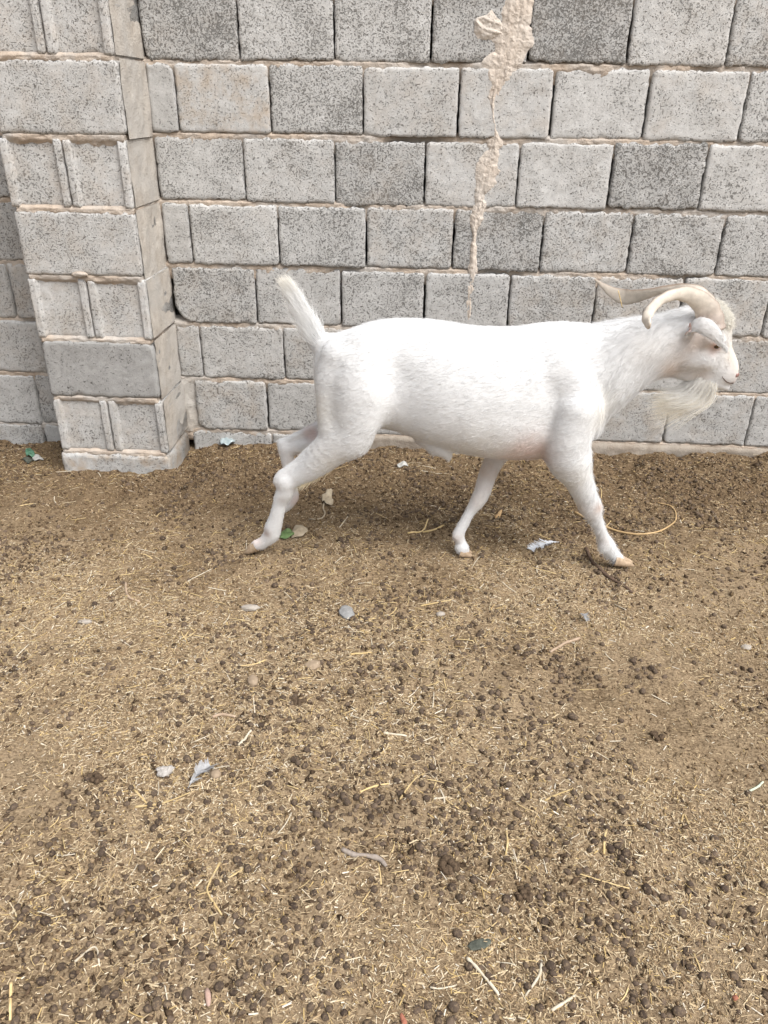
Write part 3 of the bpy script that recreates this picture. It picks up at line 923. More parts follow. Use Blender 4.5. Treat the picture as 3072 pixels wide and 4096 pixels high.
goat = obj('goat', None, loc=tuple(at(1800, 2230, GY)[:1]) + (GY, 0.0))
goat.empty_display_size = 0.2
tag(goat, 'white bearded billy goat with swept-back horns walking along the wall', 'goat')
GOAT_INV = Matrix.Translation(-Vector(goat.location))


def goat_part(name, me, mat, parent=None):
    """part given in world coordinates"""
    o = obj(name, me, mat, parent or goat)
    o.matrix_parent_inverse = GOAT_INV
    return o


def build_body():
    fd = goat_field()
    V, F = fd.mesh()
    V = relax(V, F, 3, .5)
    N_ = vertex_normals(V, F)
    # hollows and bony points of the frame
    for px, py, dy, r, amt in [(1590, 1500, .11, .055, -.010), (1640, 1640, .12, .05, -.004), (1530, 1345, .09, .022, .002), (2215, 1560, .12, .035, -.002), (2190, 1680, .12, .035, -.003),
                               (2410, 1560, .06, .03, -.006), (2250, 1400, .07, .03, .001), (2345, 1660, .12, .03, .002), (1365, 1560, .11, .022, -.004), (1480, 1560, .12, .03, .004),
                               (2560, 1480, .06, .035, -.003), (2765, 1500, .04, .018, -.003)]:
        for s in (-1, 1):
            p = at(px, py, GY - dy); p[1] = GY + s * dy
            V = V + N_ * (amt * np.exp(-(np.linalg.norm(V - p, axis=1) / r) ** 2))[:, None]
    V = V + N_ * (0.0009 * noise3(V[:, 0] * 22, V[:, 1] * 28, V[:, 2] * 28, 2) + 0.0004 * noise3(V[:, 0] * 80, V[:, 1] * 80, V[:, 2] * 80, 4))[:, None]
    C = coat_colour(V)
    goat_part('body', build_mesh('body', V, F, True, C), mat_coat())
    return V, F, N_, C


GV, GF, GN, GC = build_body()


def hair_object(name, roots, dirs, normals, length, lift, colour, radius, mat, npt=5, curl=0.25, droop=0.0, seed=0):
    """strands as a hair curves object; each strand starts along its lift and lies down along dirs"""
    rng = np.random.default_rng(seed)
    n = len(roots)
    t = np.linspace(0, 1, npt)
    d = dirs + curl * rng.normal(0, 1, (n, 3)); d /= np.linalg.norm(d, axis=1)[:, None] + 1e-9
    L = np.broadcast_to(length, (n,))[:, None, None]
    lf = np.broadcast_to(lift, (n,))[:, None, None]
    P = roots[:, None, :] + L * (t[None, :, None] * d[:, None, :] + lf * np.sin(t * math.pi * .75)[None, :, None] * normals[:, None, :])
    P[:, :, 2] -= droop * np.broadcast_to(length, (n,))[:, None] * t[None, :] ** 2
    hc = bpy.data.hair_curves.new(name)
    hc.add_curves([npt] * n)
    hc.points.foreach_set('position', P.astype(np.float32).ravel())
    ra = hc.attributes.new('radius', 'FLOAT', 'POINT') if 'radius' not in hc.attributes else hc.attributes['radius']
    rr = radius * (1 - 0.75 * t)[None, :] * rng.uniform(.7, 1.3, n)[:, None]
    ra.data.foreach_set('value', rr.astype(np.float32).ravel())
    ca = hc.attributes.new('col', 'FLOAT_COLOR', 'CURVE')
    c = np.ones((n, 4), np.float32); c[:, :3] = np.clip(colour * 1.12 * rng.uniform(.84, 1.08, (n, 1)), 0, 1)
    ca.data.foreach_set('color', c.ravel())
    hc.materials.append(mat)
    o = bpy.data.objects.new(name, hc)
    COL.objects.link(o)
    o.parent = goat
    o.matrix_parent_inverse = GOAT_INV
    return o


def mat_hair():
    m, nt, b = new_mat('goat_hair')
    N = NT(nt)
    a = N.node('ShaderNodeAttribute', attribute_name='col')
    N.link(a.outputs['Color'], b.inputs['Base Color'])
    b.inputs['Roughness'].default_value = 0.6
    b.inputs['Specular IOR Level'].default_value = 0.15
    return m


M_HAIR = mat_hair()


def sample_body(n, seed, weight=None):
    rng = np.random.default_rng(seed)
    a, b_, c, d = (GV[GF[:, i]] for i in range(4))
    area = np.linalg.norm(np.cross(c - a, d - b_), axis=1) * .5
    if weight is not None: area = area * weight((a + c) / 2)
    f = rng.choice(len(GF), n, p=area / area.sum())
    u, v = rng.random((2, n))[:, :, None]
    q = GF[f]
    mixv = lambda A: (A[q[:, 0]] * (1 - u) + A[q[:, 1]] * u) * (1 - v) + (A[q[:, 3]] * (1 - u) + A[q[:, 2]] * u) * v
    P, Nn, C = mixv(GV), mixv(GN), mixv(GC)
    return P, Nn / np.linalg.norm(Nn, axis=1)[:, None], C


def build_fur():
    P, Nn, C = sample_body(115000, 5)
    x, z = P[:, 0], P[:, 2]
    xs = lambda px, py=1500: at(px, py, GY)[0]
    belly = at(1800, 1830, GY)[2]
    leg = np.clip((belly - z) / .06, 0, 1)
    headw = np.clip((x - xs(2700)) / .05, 0, 1)
    neck = np.clip((x - xs(2330)) / .06, 0, 1) * (1 - headw)
    tail = np.clip((xs(1275, 1350) - x) / .02, 0, 1) * (z > at(1200, 1420, GY)[2])
    # the coat lies backwards and down on the trunk, down the neck, up the face, down the legs
    d = np.stack([-np.ones_like(x), 0 * x, -0.35 * np.ones_like(x)], 1)
    d = d * (1 - leg)[:, None] + np.array([-.15, 0, -1.0]) * leg[:, None]
    d = d * (1 - neck)[:, None] + np.array([-.75, 0, -.75]) * neck[:, None]
    d = d * (1 - headw)[:, None] + np.array([-.5, 0, .5]) * headw[:, None]
    d = d * (1 - tail)[:, None] + np.array([-.5, 0, .75]) * tail[:, None]
    d = d - Nn * np.sum(d * Nn, 1)[:, None]
    d /= np.linalg.norm(d, axis=1)[:, None] + 1e-9
    # partings and clumps
    cl = np.stack([noise3(x * 45, P[:, 1] * 45, z * 45, 31), noise3(x * 45, P[:, 1] * 45, z * 45, 32), noise3(x * 45, P[:, 1] * 45, z * 45, 33)], 1)
    d = d + .38 * cl - Nn * np.sum(.38 * cl * Nn, 1)[:, None]
    d /= np.linalg.norm(d, axis=1)[:, None] + 1e-9
    L = .0105 + .009 * neck - .0025 * headw - .003 * leg
    rng = np.random.default_rng(8)
    muzzle = np.clip((x - xs(2890)) / .01, 0, 1)
    L = L * (1 - .6 * muzzle) * rng.uniform(.6, 1.35, len(x))
    hair_object('coat_hair', P - Nn * .0006, d, Nn, L, .17, C, .00024, M_HAIR, 4, .16, 0, 1)
    # long hair of the tail, fanned backwards
    core = np.array([at(x_, y_, GY) for x_, y_ in [(1284, 1385), (1256, 1330), (1224, 1268), (1196, 1212), (1180, 1182)]])
    S = resample(core, 60)
    n = 9000
    k = (rng.random(n) ** .8 * 59).astype(int)
    ang = rng.uniform(0, 2 * math.pi, n)
    T = np.gradient(S, axis=0); T /= np.linalg.norm(T, axis=1)[:, None]
    side = np.stack([np.cos(ang), np.sin(ang), np.zeros(n)], 1)
    r0 = np.interp(k, [0, 59], [.020, .006])
    side = side - T[k] * np.sum(side * T[k], 1)[:, None]; side /= np.linalg.norm(side, axis=1)[:, None] + 1e-9
    R0 = S[k] + side * r0[:, None] * .8
    dirs = T[k] * 1.0 + side * np.interp(k, [0, 30, 59], [.28, .14, -.06])[:, None] + np.array([-.30, 0, -.02]) * rng.uniform(.1, 1.2, (n, 1))
    dirs /= np.linalg.norm(dirs, axis=1)[:, None]
    tipc = np.interp(k / 59, [0, .7, 1], [0, .1, .8])[:, None]
    col_ = np.array([.82, .82, .815]) * (1 - tipc) + np.array([.76, .72, .63]) * tipc
    hair_object('tail_hair', R0, dirs, side, (.012 + .060 * rng.random(n) ** 1.7), .10, col_, .0003, M_HAIR, 5, .10, 0, 2)
    # beard: hangs from the chin and is blown back towards the throat
    n = 5200
    u = rng.random(n)
    bx = 2782 + 72 * u; by = 1508 + 22 * u - 14 * rng.random(n) ** 2
    R0 = np.array([at(a, b_, GY) for a, b_ in zip(bx, by)]) + np.stack([rng.normal(0, .003, n), rng.normal(0, .011, n), rng.normal(0, .003, n)], 1)
    npt = 9
    t = np.linspace(0, 1, npt)
    L = (.03 + .175 * rng.random(n) ** 1.1) * (.5 + .55 * u)
    a0 = rng.normal(0, .16, n) - (1 - u) * .55
    # direction swings from straight down to backwards along the strand
    q = np.clip((L[:, None] * t[None, :] - .018) / .085, 0, 1); q = q * q * (3 - 2 * q)
    th = a0[:, None] - (1.42 + a0[:, None] * .7) * q * rng.uniform(.6, 1.12, n)[:, None]
    st = np.stack([np.sin(th), np.zeros_like(th), -np.cos(th)], -1) * (L / (npt - 1))[:, None, None]
    st[:, :, 1] = rng.normal(0, .08, n)[:, None] * (L / (npt - 1))[:, None]
    Pp = R0[:, None, :] + np.concatenate([np.zeros((n, 1, 3)), np.cumsum(st[:, 1:], 1)], 1)
    hc = bpy.data.hair_curves.new('beard')
    hc.add_curves([npt] * n)
    hc.points.foreach_set('position', Pp.astype(np.float32).ravel())
    ra = hc.attributes.new('radius', 'FLOAT', 'POINT') if 'radius' not in hc.attributes else hc.attributes['radius']
    ra.data.foreach_set('value', (.0003 * (1 - .7 * t)[None, :] * rng.uniform(.7, 1.3, n)[:, None]).astype(np.float32).ravel())
    ca = hc.attributes.new('col', 'FLOAT_COLOR', 'CURVE')
    w = np.clip((L - .10) / .08, 0, 1)[:, None] * .7 + rng.uniform(-.2, .2, (n, 1))
    w = np.clip(w, 0, 1)
    c = np.ones((n, 4), np.float32); c[:, :3] = np.array([.88, .87, .84]) * (1 - w) + np.array([.84, .76, .59]) * w
    ca.data.foreach_set('color', c.ravel())
    hc.materials.append(M_HAIR)
    o = bpy.data.objects.new('beard', hc); COL.objects.link(o); o.parent = goat; o.matrix_parent_inverse = GOAT_INV
    o['label'] = 'long cream beard blown back from the chin'
    # yellowed feather of long hair in front of the raised hock
    n = 420
    u = rng.random(n)
    R0 = np.array([at(1330 - 120 * q, 1858 + 72 * q, -.86) for q in u]) + rng.normal(0, .004, (n, 3))
    dd = np.tile(np.array([-.55, 0, -.62]), (n, 1)) + rng.normal(0, .1, (n, 3))
    dd /= np.linalg.norm(dd, axis=1)[:, None]
    hair_object('leg_feathering', R0, dd, np.tile(np.array([.7, 0, -.5]), (n, 1)), rng.uniform(.015, .04, n), .15, np.tile(np.array([.74, .65, .47]), (n, 1)), .0004, M_HAIR, 5, .08, 0, 5)


build_fur()


# horns -------------------------------------------------------------
def mat_horn():
    m, nt, b = new_mat('horn')
    N = NT(nt)
    a = N.node('ShaderNodeAttribute', attribute_name='col')
    tc = N.node('ShaderNodeTexCoord')
    n = N.noise(tc.outputs['Object'], 60.0, 4.0, 0.6); g = N.noise(tc.outputs['Object'], 260.0, 3.0, .6)
    k = N.ramp(n, 0.25, 0.75, 0.78, 1.14)
    s = N.node('ShaderNodeVectorMath', operation='SCALE'); N.link(a.outputs['Color'], s.inputs[0]); N.link(k, s.inputs['Scale'])
    N.link(s.outputs[0], b.inputs['Base Color'])
    N.link(N.bump(N.math('ADD', n, g), .35, .0012), b.inputs['Normal'])
    b.inputs['Roughness'].default_value = .5
    b.inputs['Specular IOR Level'].default_value = .3
    return m


M_HORN = mat_horn()


def horn(ctrl, label, dark):
    """ctrl rows: px, py, depth, half breadth px, half thickness px, breadth direction angle (deg) about the horn's axis"""
    W = []
    for x, y, Y, b_, t, ang in ctrl:
        p = at(x, y, Y); W.append([*p, px_m(b_ * .86, x, y, Y), px_m(t * .72, x, y, Y), ang])
    n, m = 20, 90
    S = resample(W, m)
    P = S[:, :3]
    T = np.gradient(P, axis=0); T /= np.linalg.norm(T, axis=1)[:, None]
    ref = np.array([0, 1.0, 0])
    A = ref - T * (T @ ref)[:, None]; A /= np.linalg.norm(A, axis=1)[:, None]     # sideways
    B = np.cross(T, A)                                                            # in the arch's plane
    a = np.radians(S[:, 5])[:, None]
    U = B * np.cos(a) + A * np.sin(a); Wv = -B * np.sin(a) + A * np.cos(a)
    th = np.arange(n) * 2 * math.pi / n
    s = np.linspace(0, 1, m)
    ridge = 1 + (0.05 * np.sin(s * 80 + 3 * np.sin(s * 9)) + .05 * noise2(s * 40, s * 0, 3)) * (1 - s)
    cu, sw = np.cos(th), np.sin(th)
    cu = np.sign(cu) * np.abs(cu) ** .9
    V = P[:, None] + ridge[:, None, None] * (S[:, 3, None, None] * cu[None, :, None] * U[:, None] + S[:, 4, None, None] * sw[None, :, None] * Wv[:, None])
    i, j = np.meshgrid(np.arange(n), np.arange(m - 1)); i, j = i.ravel(), j.ravel()
    F = [np.stack([j * n + i, j * n + (i + 1) % n, (j + 1) * n + (i + 1) % n, (j + 1) * n + i], 1), (np.arange(n) + (m - 1) * n)[None, :], np.arange(n)[None, ::-1].copy()]
    base, tip, pink, keel = np.array([.66, .605, .525]), np.array([.44, .355, .28]), np.array([.66, .57, .515]), np.array([.20, .135, .095])
    q = s[:, None]
    c = base * (1 - q ** 2 * .6) + tip * q ** 2 * .6
    c = c * (1 - np.exp(-(q / .13) ** 2)) + pink * np.exp(-(q / .13) ** 2)
    Cc = np.repeat(c[:, None, :], n, 1)
    kw = (np.clip(-cu, 0, 1) ** 6)[None, :, None] * dark
    Cc = Cc * (1 - kw) + keel * kw
    o = goat_part('horn', build_mesh('horn', V.reshape(-1, 3), F, True, Cc.reshape(-1, 3)), M_HORN)
    o['label'] = label
    return o


horn([(2848, 1322, -.812, 60, 28, 10), (2838, 1262, -.82, 58, 27, 8), (2806, 1210, -.832, 48, 24, 4), (2752, 1178, -.846, 39, 21, 0), (2695, 1178, -.862, 28, 19, 0), (2640, 1202, -.882, 25, 17, -8),
      (2602, 1240, -.90, 24, 15, -25), (2588, 1272, -.918, 25, 14, -50), (2592, 1294, -.930, 24, 13, -65), (2597, 1306, -.938, 19, 10, -70), (2600, 1311, -.941, 5, 3, -70)], 'nearer horn, arching back and curling down beside the neck', .75)
horn([(2852, 1290, -.748, 50, 25, -10), (2832, 1228, -.742, 46, 24, -8), (2788, 1172, -.732, 36, 22, 0), (2722, 1152, -.716, 22, 20, 20), (2650, 1160, -.70, 22, 16, 30), (2575, 1178, -.682, 30, 13, 20),
      (2505, 1188, -.664, 36, 10, 5), (2455, 1172, -.648, 26, 8, 0), (2415, 1145, -.636, 13, 6, 0), (2378, 1116, -.626, 3, 2, 0)], 'farther horn, twisting outwards to a raised tip', .9)


# wool on the brow between and before the horns
rb = np.random.default_rng(77)
c0, c1 = at(2850, 1225, GY), at(2905, 1300, GY)
sel = np.where((GV[:, 0] > c0[0]) & (GV[:, 2] > c1[2]) & (GV[:, 2] < c0[2] + .03) & (np.abs(GV[:, 1] - GY) < .045) & (GN[:, 0] > .1))[0]
sel = sel[rb.integers(0, len(sel), 2600)]
dd = np.array([.25, 0, -.55]) + rb.normal(0, .55, (2600, 3)); dd -= GN[sel] * np.sum(dd * GN[sel], 1)[:, None]
dd /= np.linalg.norm(dd, axis=1)[:, None]
hair_object('brow_wool', GV[sel] + rb.normal(0, .0015, (2600, 3)), dd, GN[sel], rb.uniform(.006, .016, 2600), .4, np.tile([.70, .675, .61], (2600, 1)), .0003, M_HAIR, 5, .35, 0, 9)


# ears, eyes, nostrils, hooves ---------------------------------------------
def ear(ctrl, s, label):
    W = np.array([[*at(x, y, GY + s * dy), px_m(h, x, y, GY + s * dy)] for x, y, dy, h in ctrl])
    m, n = 26, 15
    S = resample(W, m)
    P = S[:, :3]; T = np.gradient(P, axis=0); T /= np.linalg.norm(T, axis=1)[:, None]
    up = np.array([.35, 0, 1.0]); U = up - T * (T @ up)[:, None]; U /= np.linalg.norm(U, axis=1)[:, None]
    O = np.cross(T, U) * (1 if s < 0 else -1)
    O = np.where((O[:, 1] * s)[:, None] < 0, -O, O)          # outward
    th = np.linspace(-1.25, 1.25, n)
    out = P[:, None] + S[:, 3, None, None] * (np.sin(th)[None, :, None] * U[:, None] + .55 * (np.cos(th) - .55)[None, :, None] * O[:, None])
    inn = out - O[:, None] * .0045 * np.minimum(1, S[:, 3] / .01)[:, None, None]
    V = np.concatenate([out.reshape(-1, 3), inn.reshape(-1, 3)])
    g = grid_faces(n, m); k = n * m
    ring = np.concatenate([np.arange(n), np.arange(1, m) * n + n - 1, (m - 1) * n + np.arange(n - 2, -1, -1), np.arange(m - 2, 0, -1) * n])
    r2 = np.roll(ring, -1)
    F = [g, g[:, ::-1] + k, np.stack([r2, ring, ring + k, r2 + k], 1)]
    c = np.vstack([np.tile([.74, .735, .73], (k, 1)), np.tile([.66, .45, .39], (k, 1))])
    o = goat_part('ear', build_mesh('ear', V, F, True, c), bpy.data.materials['white_goat_coat'])
    o['label'] = label
    rng = np.random.default_rng(3)
    pick = rng.integers(0, k, 1500)
    R0 = out.reshape(-1, 3)[pick] + rng.normal(0, .0015, (1500, 3))
    Tn = np.repeat(T, n, 0)[pick]; On = np.repeat(O, n, 0)[pick]
    h_ = hair_object('ear_hair', R0, Tn, On, rng.uniform(.004, .010, 1500), .15, np.tile([.70, .695, .69], (1500, 1)), .0003, M_HAIR, 4, .2, 0, 6)
    h_.parent = o; h_.matrix_parent_inverse = Matrix()


ear([(2750, 1334, .050, 14), (2772, 1306, .064, 27), (2810, 1302, .078, 33), (2846, 1325, .085, 31), (2875, 1356, .085, 21), (2893, 1382, .082, 10), (2903, 1401, .080, 2)], -1, 'ear hanging forward over the eye')
ear([(2750, 1334, .050, 14), (2772, 1306, .066, 27), (2810, 1306, .083, 33), (2846, 1334, .093, 31), (2875, 1368, .095, 21), (2893, 1396, .095, 10), (2903, 1416, .095, 2)], 1, 'far ear')

M_EYE = mat_plain('goat_eye', (.10, .055, .02), (.02, .012, .008), 300, .15, .5)
M_NOSE = mat_plain('pink_nostril', (.22, .11, .095), (.38, .23, .20), 200, .5, .3)
M_HOOF = mat_plain('hoof_horn', (.30, .215, .14), (.52, .40, .28), 90, .6, .25, .4, .001)


def surface_point(px, py, s, dy=.03):
    p = at(px, py, GY + s * dy)
    m = (np.hypot(GV[:, 0] - p[0], GV[:, 2] - p[2]) < .006) & ((GV[:, 1] - GY) * s > 0)
    q = GV[m]
    return q[np.argmax((q[:, 1] - GY) * s)] if len(q) else p


for s in (-1, 1):
    p = surface_point(2868, 1394, s, .045)
    V, Fa = ico(3)
    e = goat_part('eye', build_mesh('eye', V * np.array([.0085, .006, .0075]) + p - np.array([0, s * .0015, 0]), Fa), M_EYE)
    p = surface_point(2950, 1498, s, .012)
    V, Fa = ico(3)
    goat_part('nostril', build_mesh('nostril', V * np.array([.0042, .003, .0058]) + p - np.array([0, s * .001, 0]), Fa), M_NOSE)
V, F = tube(resample([surface_point(x_, y_, -1, d_) for x_, y_, d_ in ((2886, 1513, .022), (2902, 1524, .02), (2918, 1534, .017), (2932, 1541, .012))], 14), np.linspace(.0010, .0016, 14), 6)
goat_part('mouth_line', build_mesh('mouth_line', V, F), mat_plain('dark_lip', (.09, .06, .055), (.16, .11, .10), 100))


def hoof(px, py, Y, tx, ty, size, label, lean=0.0):
    """two claws; (px, py) the coronet, (tx, ty) the toe tip"""
    root = None
    c0 = at(px, py, Y); t0 = at(tx, ty, Y)
    fw = t0 - c0; Lf = np.linalg.norm(fw); fw /= Lf
    side = np.array([0, 1.0, 0]); up = np.cross(side, fw); up = up if up[2] > 0 else -up
    o = obj('hoof', None, None, goat)
    o.matrix_parent_inverse = GOAT_INV
    o.empty_display_size = .02
    o['label'] = label
    for s in (-1, 1):
        n, m = 12, 8
        th = np.arange(n) * 2 * math.pi / n
        Vs = []
        for k in range(m):
            q = k / (m - 1)
            w = size * (.50 * (1 - q) ** .5 + .05); h = size * (.95 * (1 - q) ** .6 + .08)
            ctr = c0 + fw * Lf * q + side * s * size * (.48 - .10 * q)
            cz = np.sin(th); cz = np.where(cz < 0, np.maximum(cz, -.72), cz)
            Vs.append(ctr[None] + np.cos(th)[:, None] * side * w + cz[:, None] * up * h * .72)
        i, j = np.meshgrid(np.arange(n), np.arange(m - 1)); i, j = i.ravel(), j.ravel()
        Fs = [np.stack([j * n + i, j * n + (i + 1) % n, (j + 1) * n + (i + 1) % n, (j + 1) * n + i], 1), np.arange((m - 1) * n, m * n)[None, :]]
        obj('claw', build_mesh('claw', np.concatenate(Vs), Fs), M_HOOF, o)
    return o


hoof(2454, 2236, -.826, 2534, 2256, .024, 'hoof of the leading foreleg planted ahead')
hoof(1838, 2204, -.796, 1890, 2219, .022, 'hoof of the trailing foreleg')
hoof(1030, 2180, -.826, 982, 2208, .023, 'hoof of the pushing hind leg, toe down')
hoof(1122, 2042, -.712, 1085, 2068, .020, 'lifted hoof of the far hind leg')

# ------------------------------------------------------------------ litter on the ground
def free(x, y):
    """away from wall and pillar"""
    return (y < -0.015) & ~((x > PILLAR[0] - .01) & (x < PILLAR[1] + .012) & (y > PILLAR[2] - .012))


def seen(x, y, margin=1.06):
    d = np.stack([x, y, np.zeros_like(x)], -1) - CAM
    w = d @ CF
    u, v = F_PX * (d @ CR) / w, F_PX * (d @ CU) / w
    return (w > .1) & (np.abs(u) < 1536 * margin) & (np.abs(v) < 2048 * margin)


def spots(n, seed, weight=None):
    """random places on the ground, thinning out well beyond what the picture takes in"""
    rng = np.random.default_rng(seed)
    out = np.zeros((0, 2))
    while len(out) < n:
        p = np.stack([rng.uniform(-2.6, 2.3, 4 * n), rng.uniform(-2.5, 0, 4 * n)], 1)
        d = np.stack([p[:, 0], p[:, 1], 0 * p[:, 0]], -1) - CAM
        w = np.maximum(d @ CF, .05)
        m = np.maximum(np.abs(F_PX * (d @ CR) / w) / 1536, np.abs(F_PX * (d @ CU) / w) / 2048)
        ok = free(p[:, 0], p[:, 1]) & (rng.random(len(p)) < np.clip((1.6 - m) / .5, 0, 1))
        if weight is not None: ok &= rng.random(len(p)) < weight(p[:, 0], p[:, 1])
        out = np.vstack([out, p[ok]])
    return out[:n]


OCT_V = np.array([[1, 0, 0], [-.9, .2, 0], [0, 1, .1], [.1, -1, 0], [0, .1, 1], [0, 0, -.8]], float)
OCT_F = np.array([[0, 2, 4], [2, 1, 4], [1, 3, 4], [3, 0, 4], [2, 0, 5], [1, 2, 5], [3, 1, 5], [0, 3, 5]])


def mat_pellet(name, attr):
    """dark dung with dust and bits of chaff stuck to it"""
    m, nt, b = new_mat(name)
    N = NT(nt)
    tc = N.node('ShaderNodeTexCoord'); geo = N.node('ShaderNodeNewGeometry'); v = geo.outputs['Position']
    n = N.noise(v, 150, 4.0, .62); dst = N.noise(v, 210, 3.0, .6)
    if attr:
        c = N.node('ShaderNodeAttribute', attribute_name='col').outputs['Color']
    else:
        oi = N.node('ShaderNodeObjectInfo')
        c = N.mix(oi.outputs['Random'], (.050, .036, .028), (.105, .078, .058))
    sc = N.node('ShaderNodeVectorMath', operation='SCALE'); N.link(c, sc.inputs[0]); N.link(N.ramp(n, .25, .75, .7, 1.35), sc.inputs['Scale'])
    c = N.mix(N.ramp(dst, .50, .66, 0, .7), sc.outputs[0], (.24, .175, .11))
    N.link(c, b.inputs['Base Color']); N.link(N.bump(n, .8, .002), b.inputs['Normal'])
    b.inputs['Roughness'].default_value = .9
    b.inputs['Specular IOR Level'].default_value = .1
    return m


M_PELLET = mat_pellet('dung_pellet', False)
M_PELLETS = mat_pellet('dung_pellets_many', True)
M_CHAFF = mat_attr('straw_chaff', .7, .25, 300, .18, .2, .0005)
M_STRAW = mat_plain('straw', (.50, .355, .155), (.66, .52, .29), 50, .55, .3, .3, .0006, .22)
M_PALE = mat_plain('bleached_stalk', (.50, .43, .32), (.70, .64, .52), 40, .6, .25, .3, .0005, .12)
M_CLOD = mat_attr('soil_crumbs', 1.0, .05, 90, .35, .9, .003)


def chaff():
    rng = np.random.default_rng(101)
    dens = lambda x, y: np.clip(.50 + .42 * fbm2(x * 2.2, y * 2.2, 91, 3) + .25 * fbm2(x * 11, y * 11, 95, 2), .05, 1) * (1 - .45 * np.clip((y + .85) / .6, 0, 1)) * (.72 + .28 * np.clip((-y - .9) / .7, 0, 1))
    n = 175000
    p = spots(n, 103, dens)
    L = np.clip(rng.lognormal(math.log(.0060), .60, n), .0022, .028); Wd = np.clip(rng.lognormal(math.log(.0013), .35, n), .0006, .003)
    # a split bit of stalk: two strips meeting at a ridge
    base = np.array([[-.5, -.5, 0], [.5, -.5, 0], [-.5, 0, .35], [.5, 0, .35], [-.5, .5, 0], [.5, .5, 0]])
    f = np.array([[0, 1, 3, 2], [2, 3, 5, 4]])
    z = ground_z(p[:, 0], p[:, 1]) + rng.uniform(.0002, .0022, n) + (rng.random(n) < .12) * rng.uniform(0, .006, n)
    V, F = scatter(base, f, np.stack([p[:, 0], p[:, 1], z], 1), rot_matrices(n, rng, .28), np.stack([L, Wd, Wd], 1))
    pal = np.array([[.50, .385, .235], [.60, .485, .32], [.41, .30, .175], [.66, .57, .42], [.31, .22, .128], [.56, .405, .18], [.72, .66, .55]])
    c = pal[rng.choice(7, n, p=[.24, .18, .22, .09, .18, .06, .03])] * rng.uniform(.8, 1.12, (n, 1))
    dark = np.clip((p[:, 1] + .95 + .5 * fbm2(p[:, 0] * 3, p[:, 1] * 3, 98, 3)) / .5, 0, 1)
    soiled = (rng.random(n) < .15 + .55 * dark)[:, None]
    c = np.where(soiled, np.array([.20, .135, .075]) * rng.uniform(.6, 1.4, (n, 1)), c)       # dung-stained bits
    o = obj('chaff', build_mesh('chaff', V, F, False, np.repeat(c, 6, 0)), M_CHAFF)
    tag(o, 'fine straw chaff trodden all over the yard floor', 'chaff', kind='stuff')


chaff()


def crumbs():
    rng = np.random.default_rng(111)
    dens = lambda x, y: np.clip(.22 + .5 * fbm2(x * 3.1, y * 3.1, 97, 3) + .75 * np.clip((y + .95) / .8, 0, 1), .03, 1)
    n = 26000
    p = spots(n, 113, dens)
    r = np.clip(rng.lognormal(math.log(.0030), .45, n), .0014, .0072)
    V0, F0 = OCT_V, OCT_F
    V0 = V0 * (1 + .5 * noise3(V0[:, 0] * 3, V0[:, 1] * 3, V0[:, 2] * 3, 5))[:, None]
    z = ground_z(p[:, 0], p[:, 1]) + r * .25
    V, F = scatter(V0, F0, np.stack([p[:, 0], p[:, 1], z], 1), rot_matrices(n, rng), np.stack([r * rng.uniform(.8, 1.4, n), r, r * rng.uniform(.6, 1, n)], 1))
    pal = np.array([[.20, .14, .08], [.15, .10, .058], [.27, .195, .12], [.105, .07, .042], [.33, .25, .16]])
    c = pal[rng.choice(5, n, p=[.3, .25, .2, .15, .1])] * rng.uniform(.8, 1.2, (n, 1))
    o = obj('soil_crumbs', build_mesh('soil_crumbs', V, F, True, np.repeat(c, len(V0), 0)), M_CLOD)
    tag(o, 'crumbs of dry soil and broken dung over the yard floor', 'soil', kind='stuff')


def dung_crumbs():
    """pellets trodden to bits"""
    rng = np.random.default_rng(117)
    dens = lambda x, y: np.clip(.15 + .40 * fbm2(x * 3.4 + 4, y * 3.4, 99, 3) + .30 * np.clip((-y - 1.15) / .8, 0, 1) + .25 * np.clip((y + .8) / .5, 0, 1), .03, 1)
    n = 21000
    p = spots(n, 119, dens)
    r = np.clip(rng.lognormal(math.log(.0026), .45, n), .0012, .0065)
    V0, F0 = OCT_V, OCT_F
    V0 = V0 * (1 + .55 * noise3(V0[:, 0] * 3, V0[:, 1] * 3, V0[:, 2] * 3, 15))[:, None]
    z = ground_z(p[:, 0], p[:, 1]) + r * .2
    V, F = scatter(V0, F0, np.stack([p[:, 0], p[:, 1], z], 1), rot_matrices(n, rng), np.stack([r * rng.uniform(.8, 1.9, n), r, r * rng.uniform(.5, .9, n)], 1))
    c = np.array([.085, .058, .038]) * rng.uniform(.6, 1.5, (n, 1))
    o = obj('dung_crumbs', build_mesh('dung_crumbs', V, F, True, np.repeat(c, len(V0), 0)), M_CLOD)
    tag(o, 'dark crumbs of trodden dung among the straw', 'dung', kind='stuff')


crumbs()
dung_crumbs()


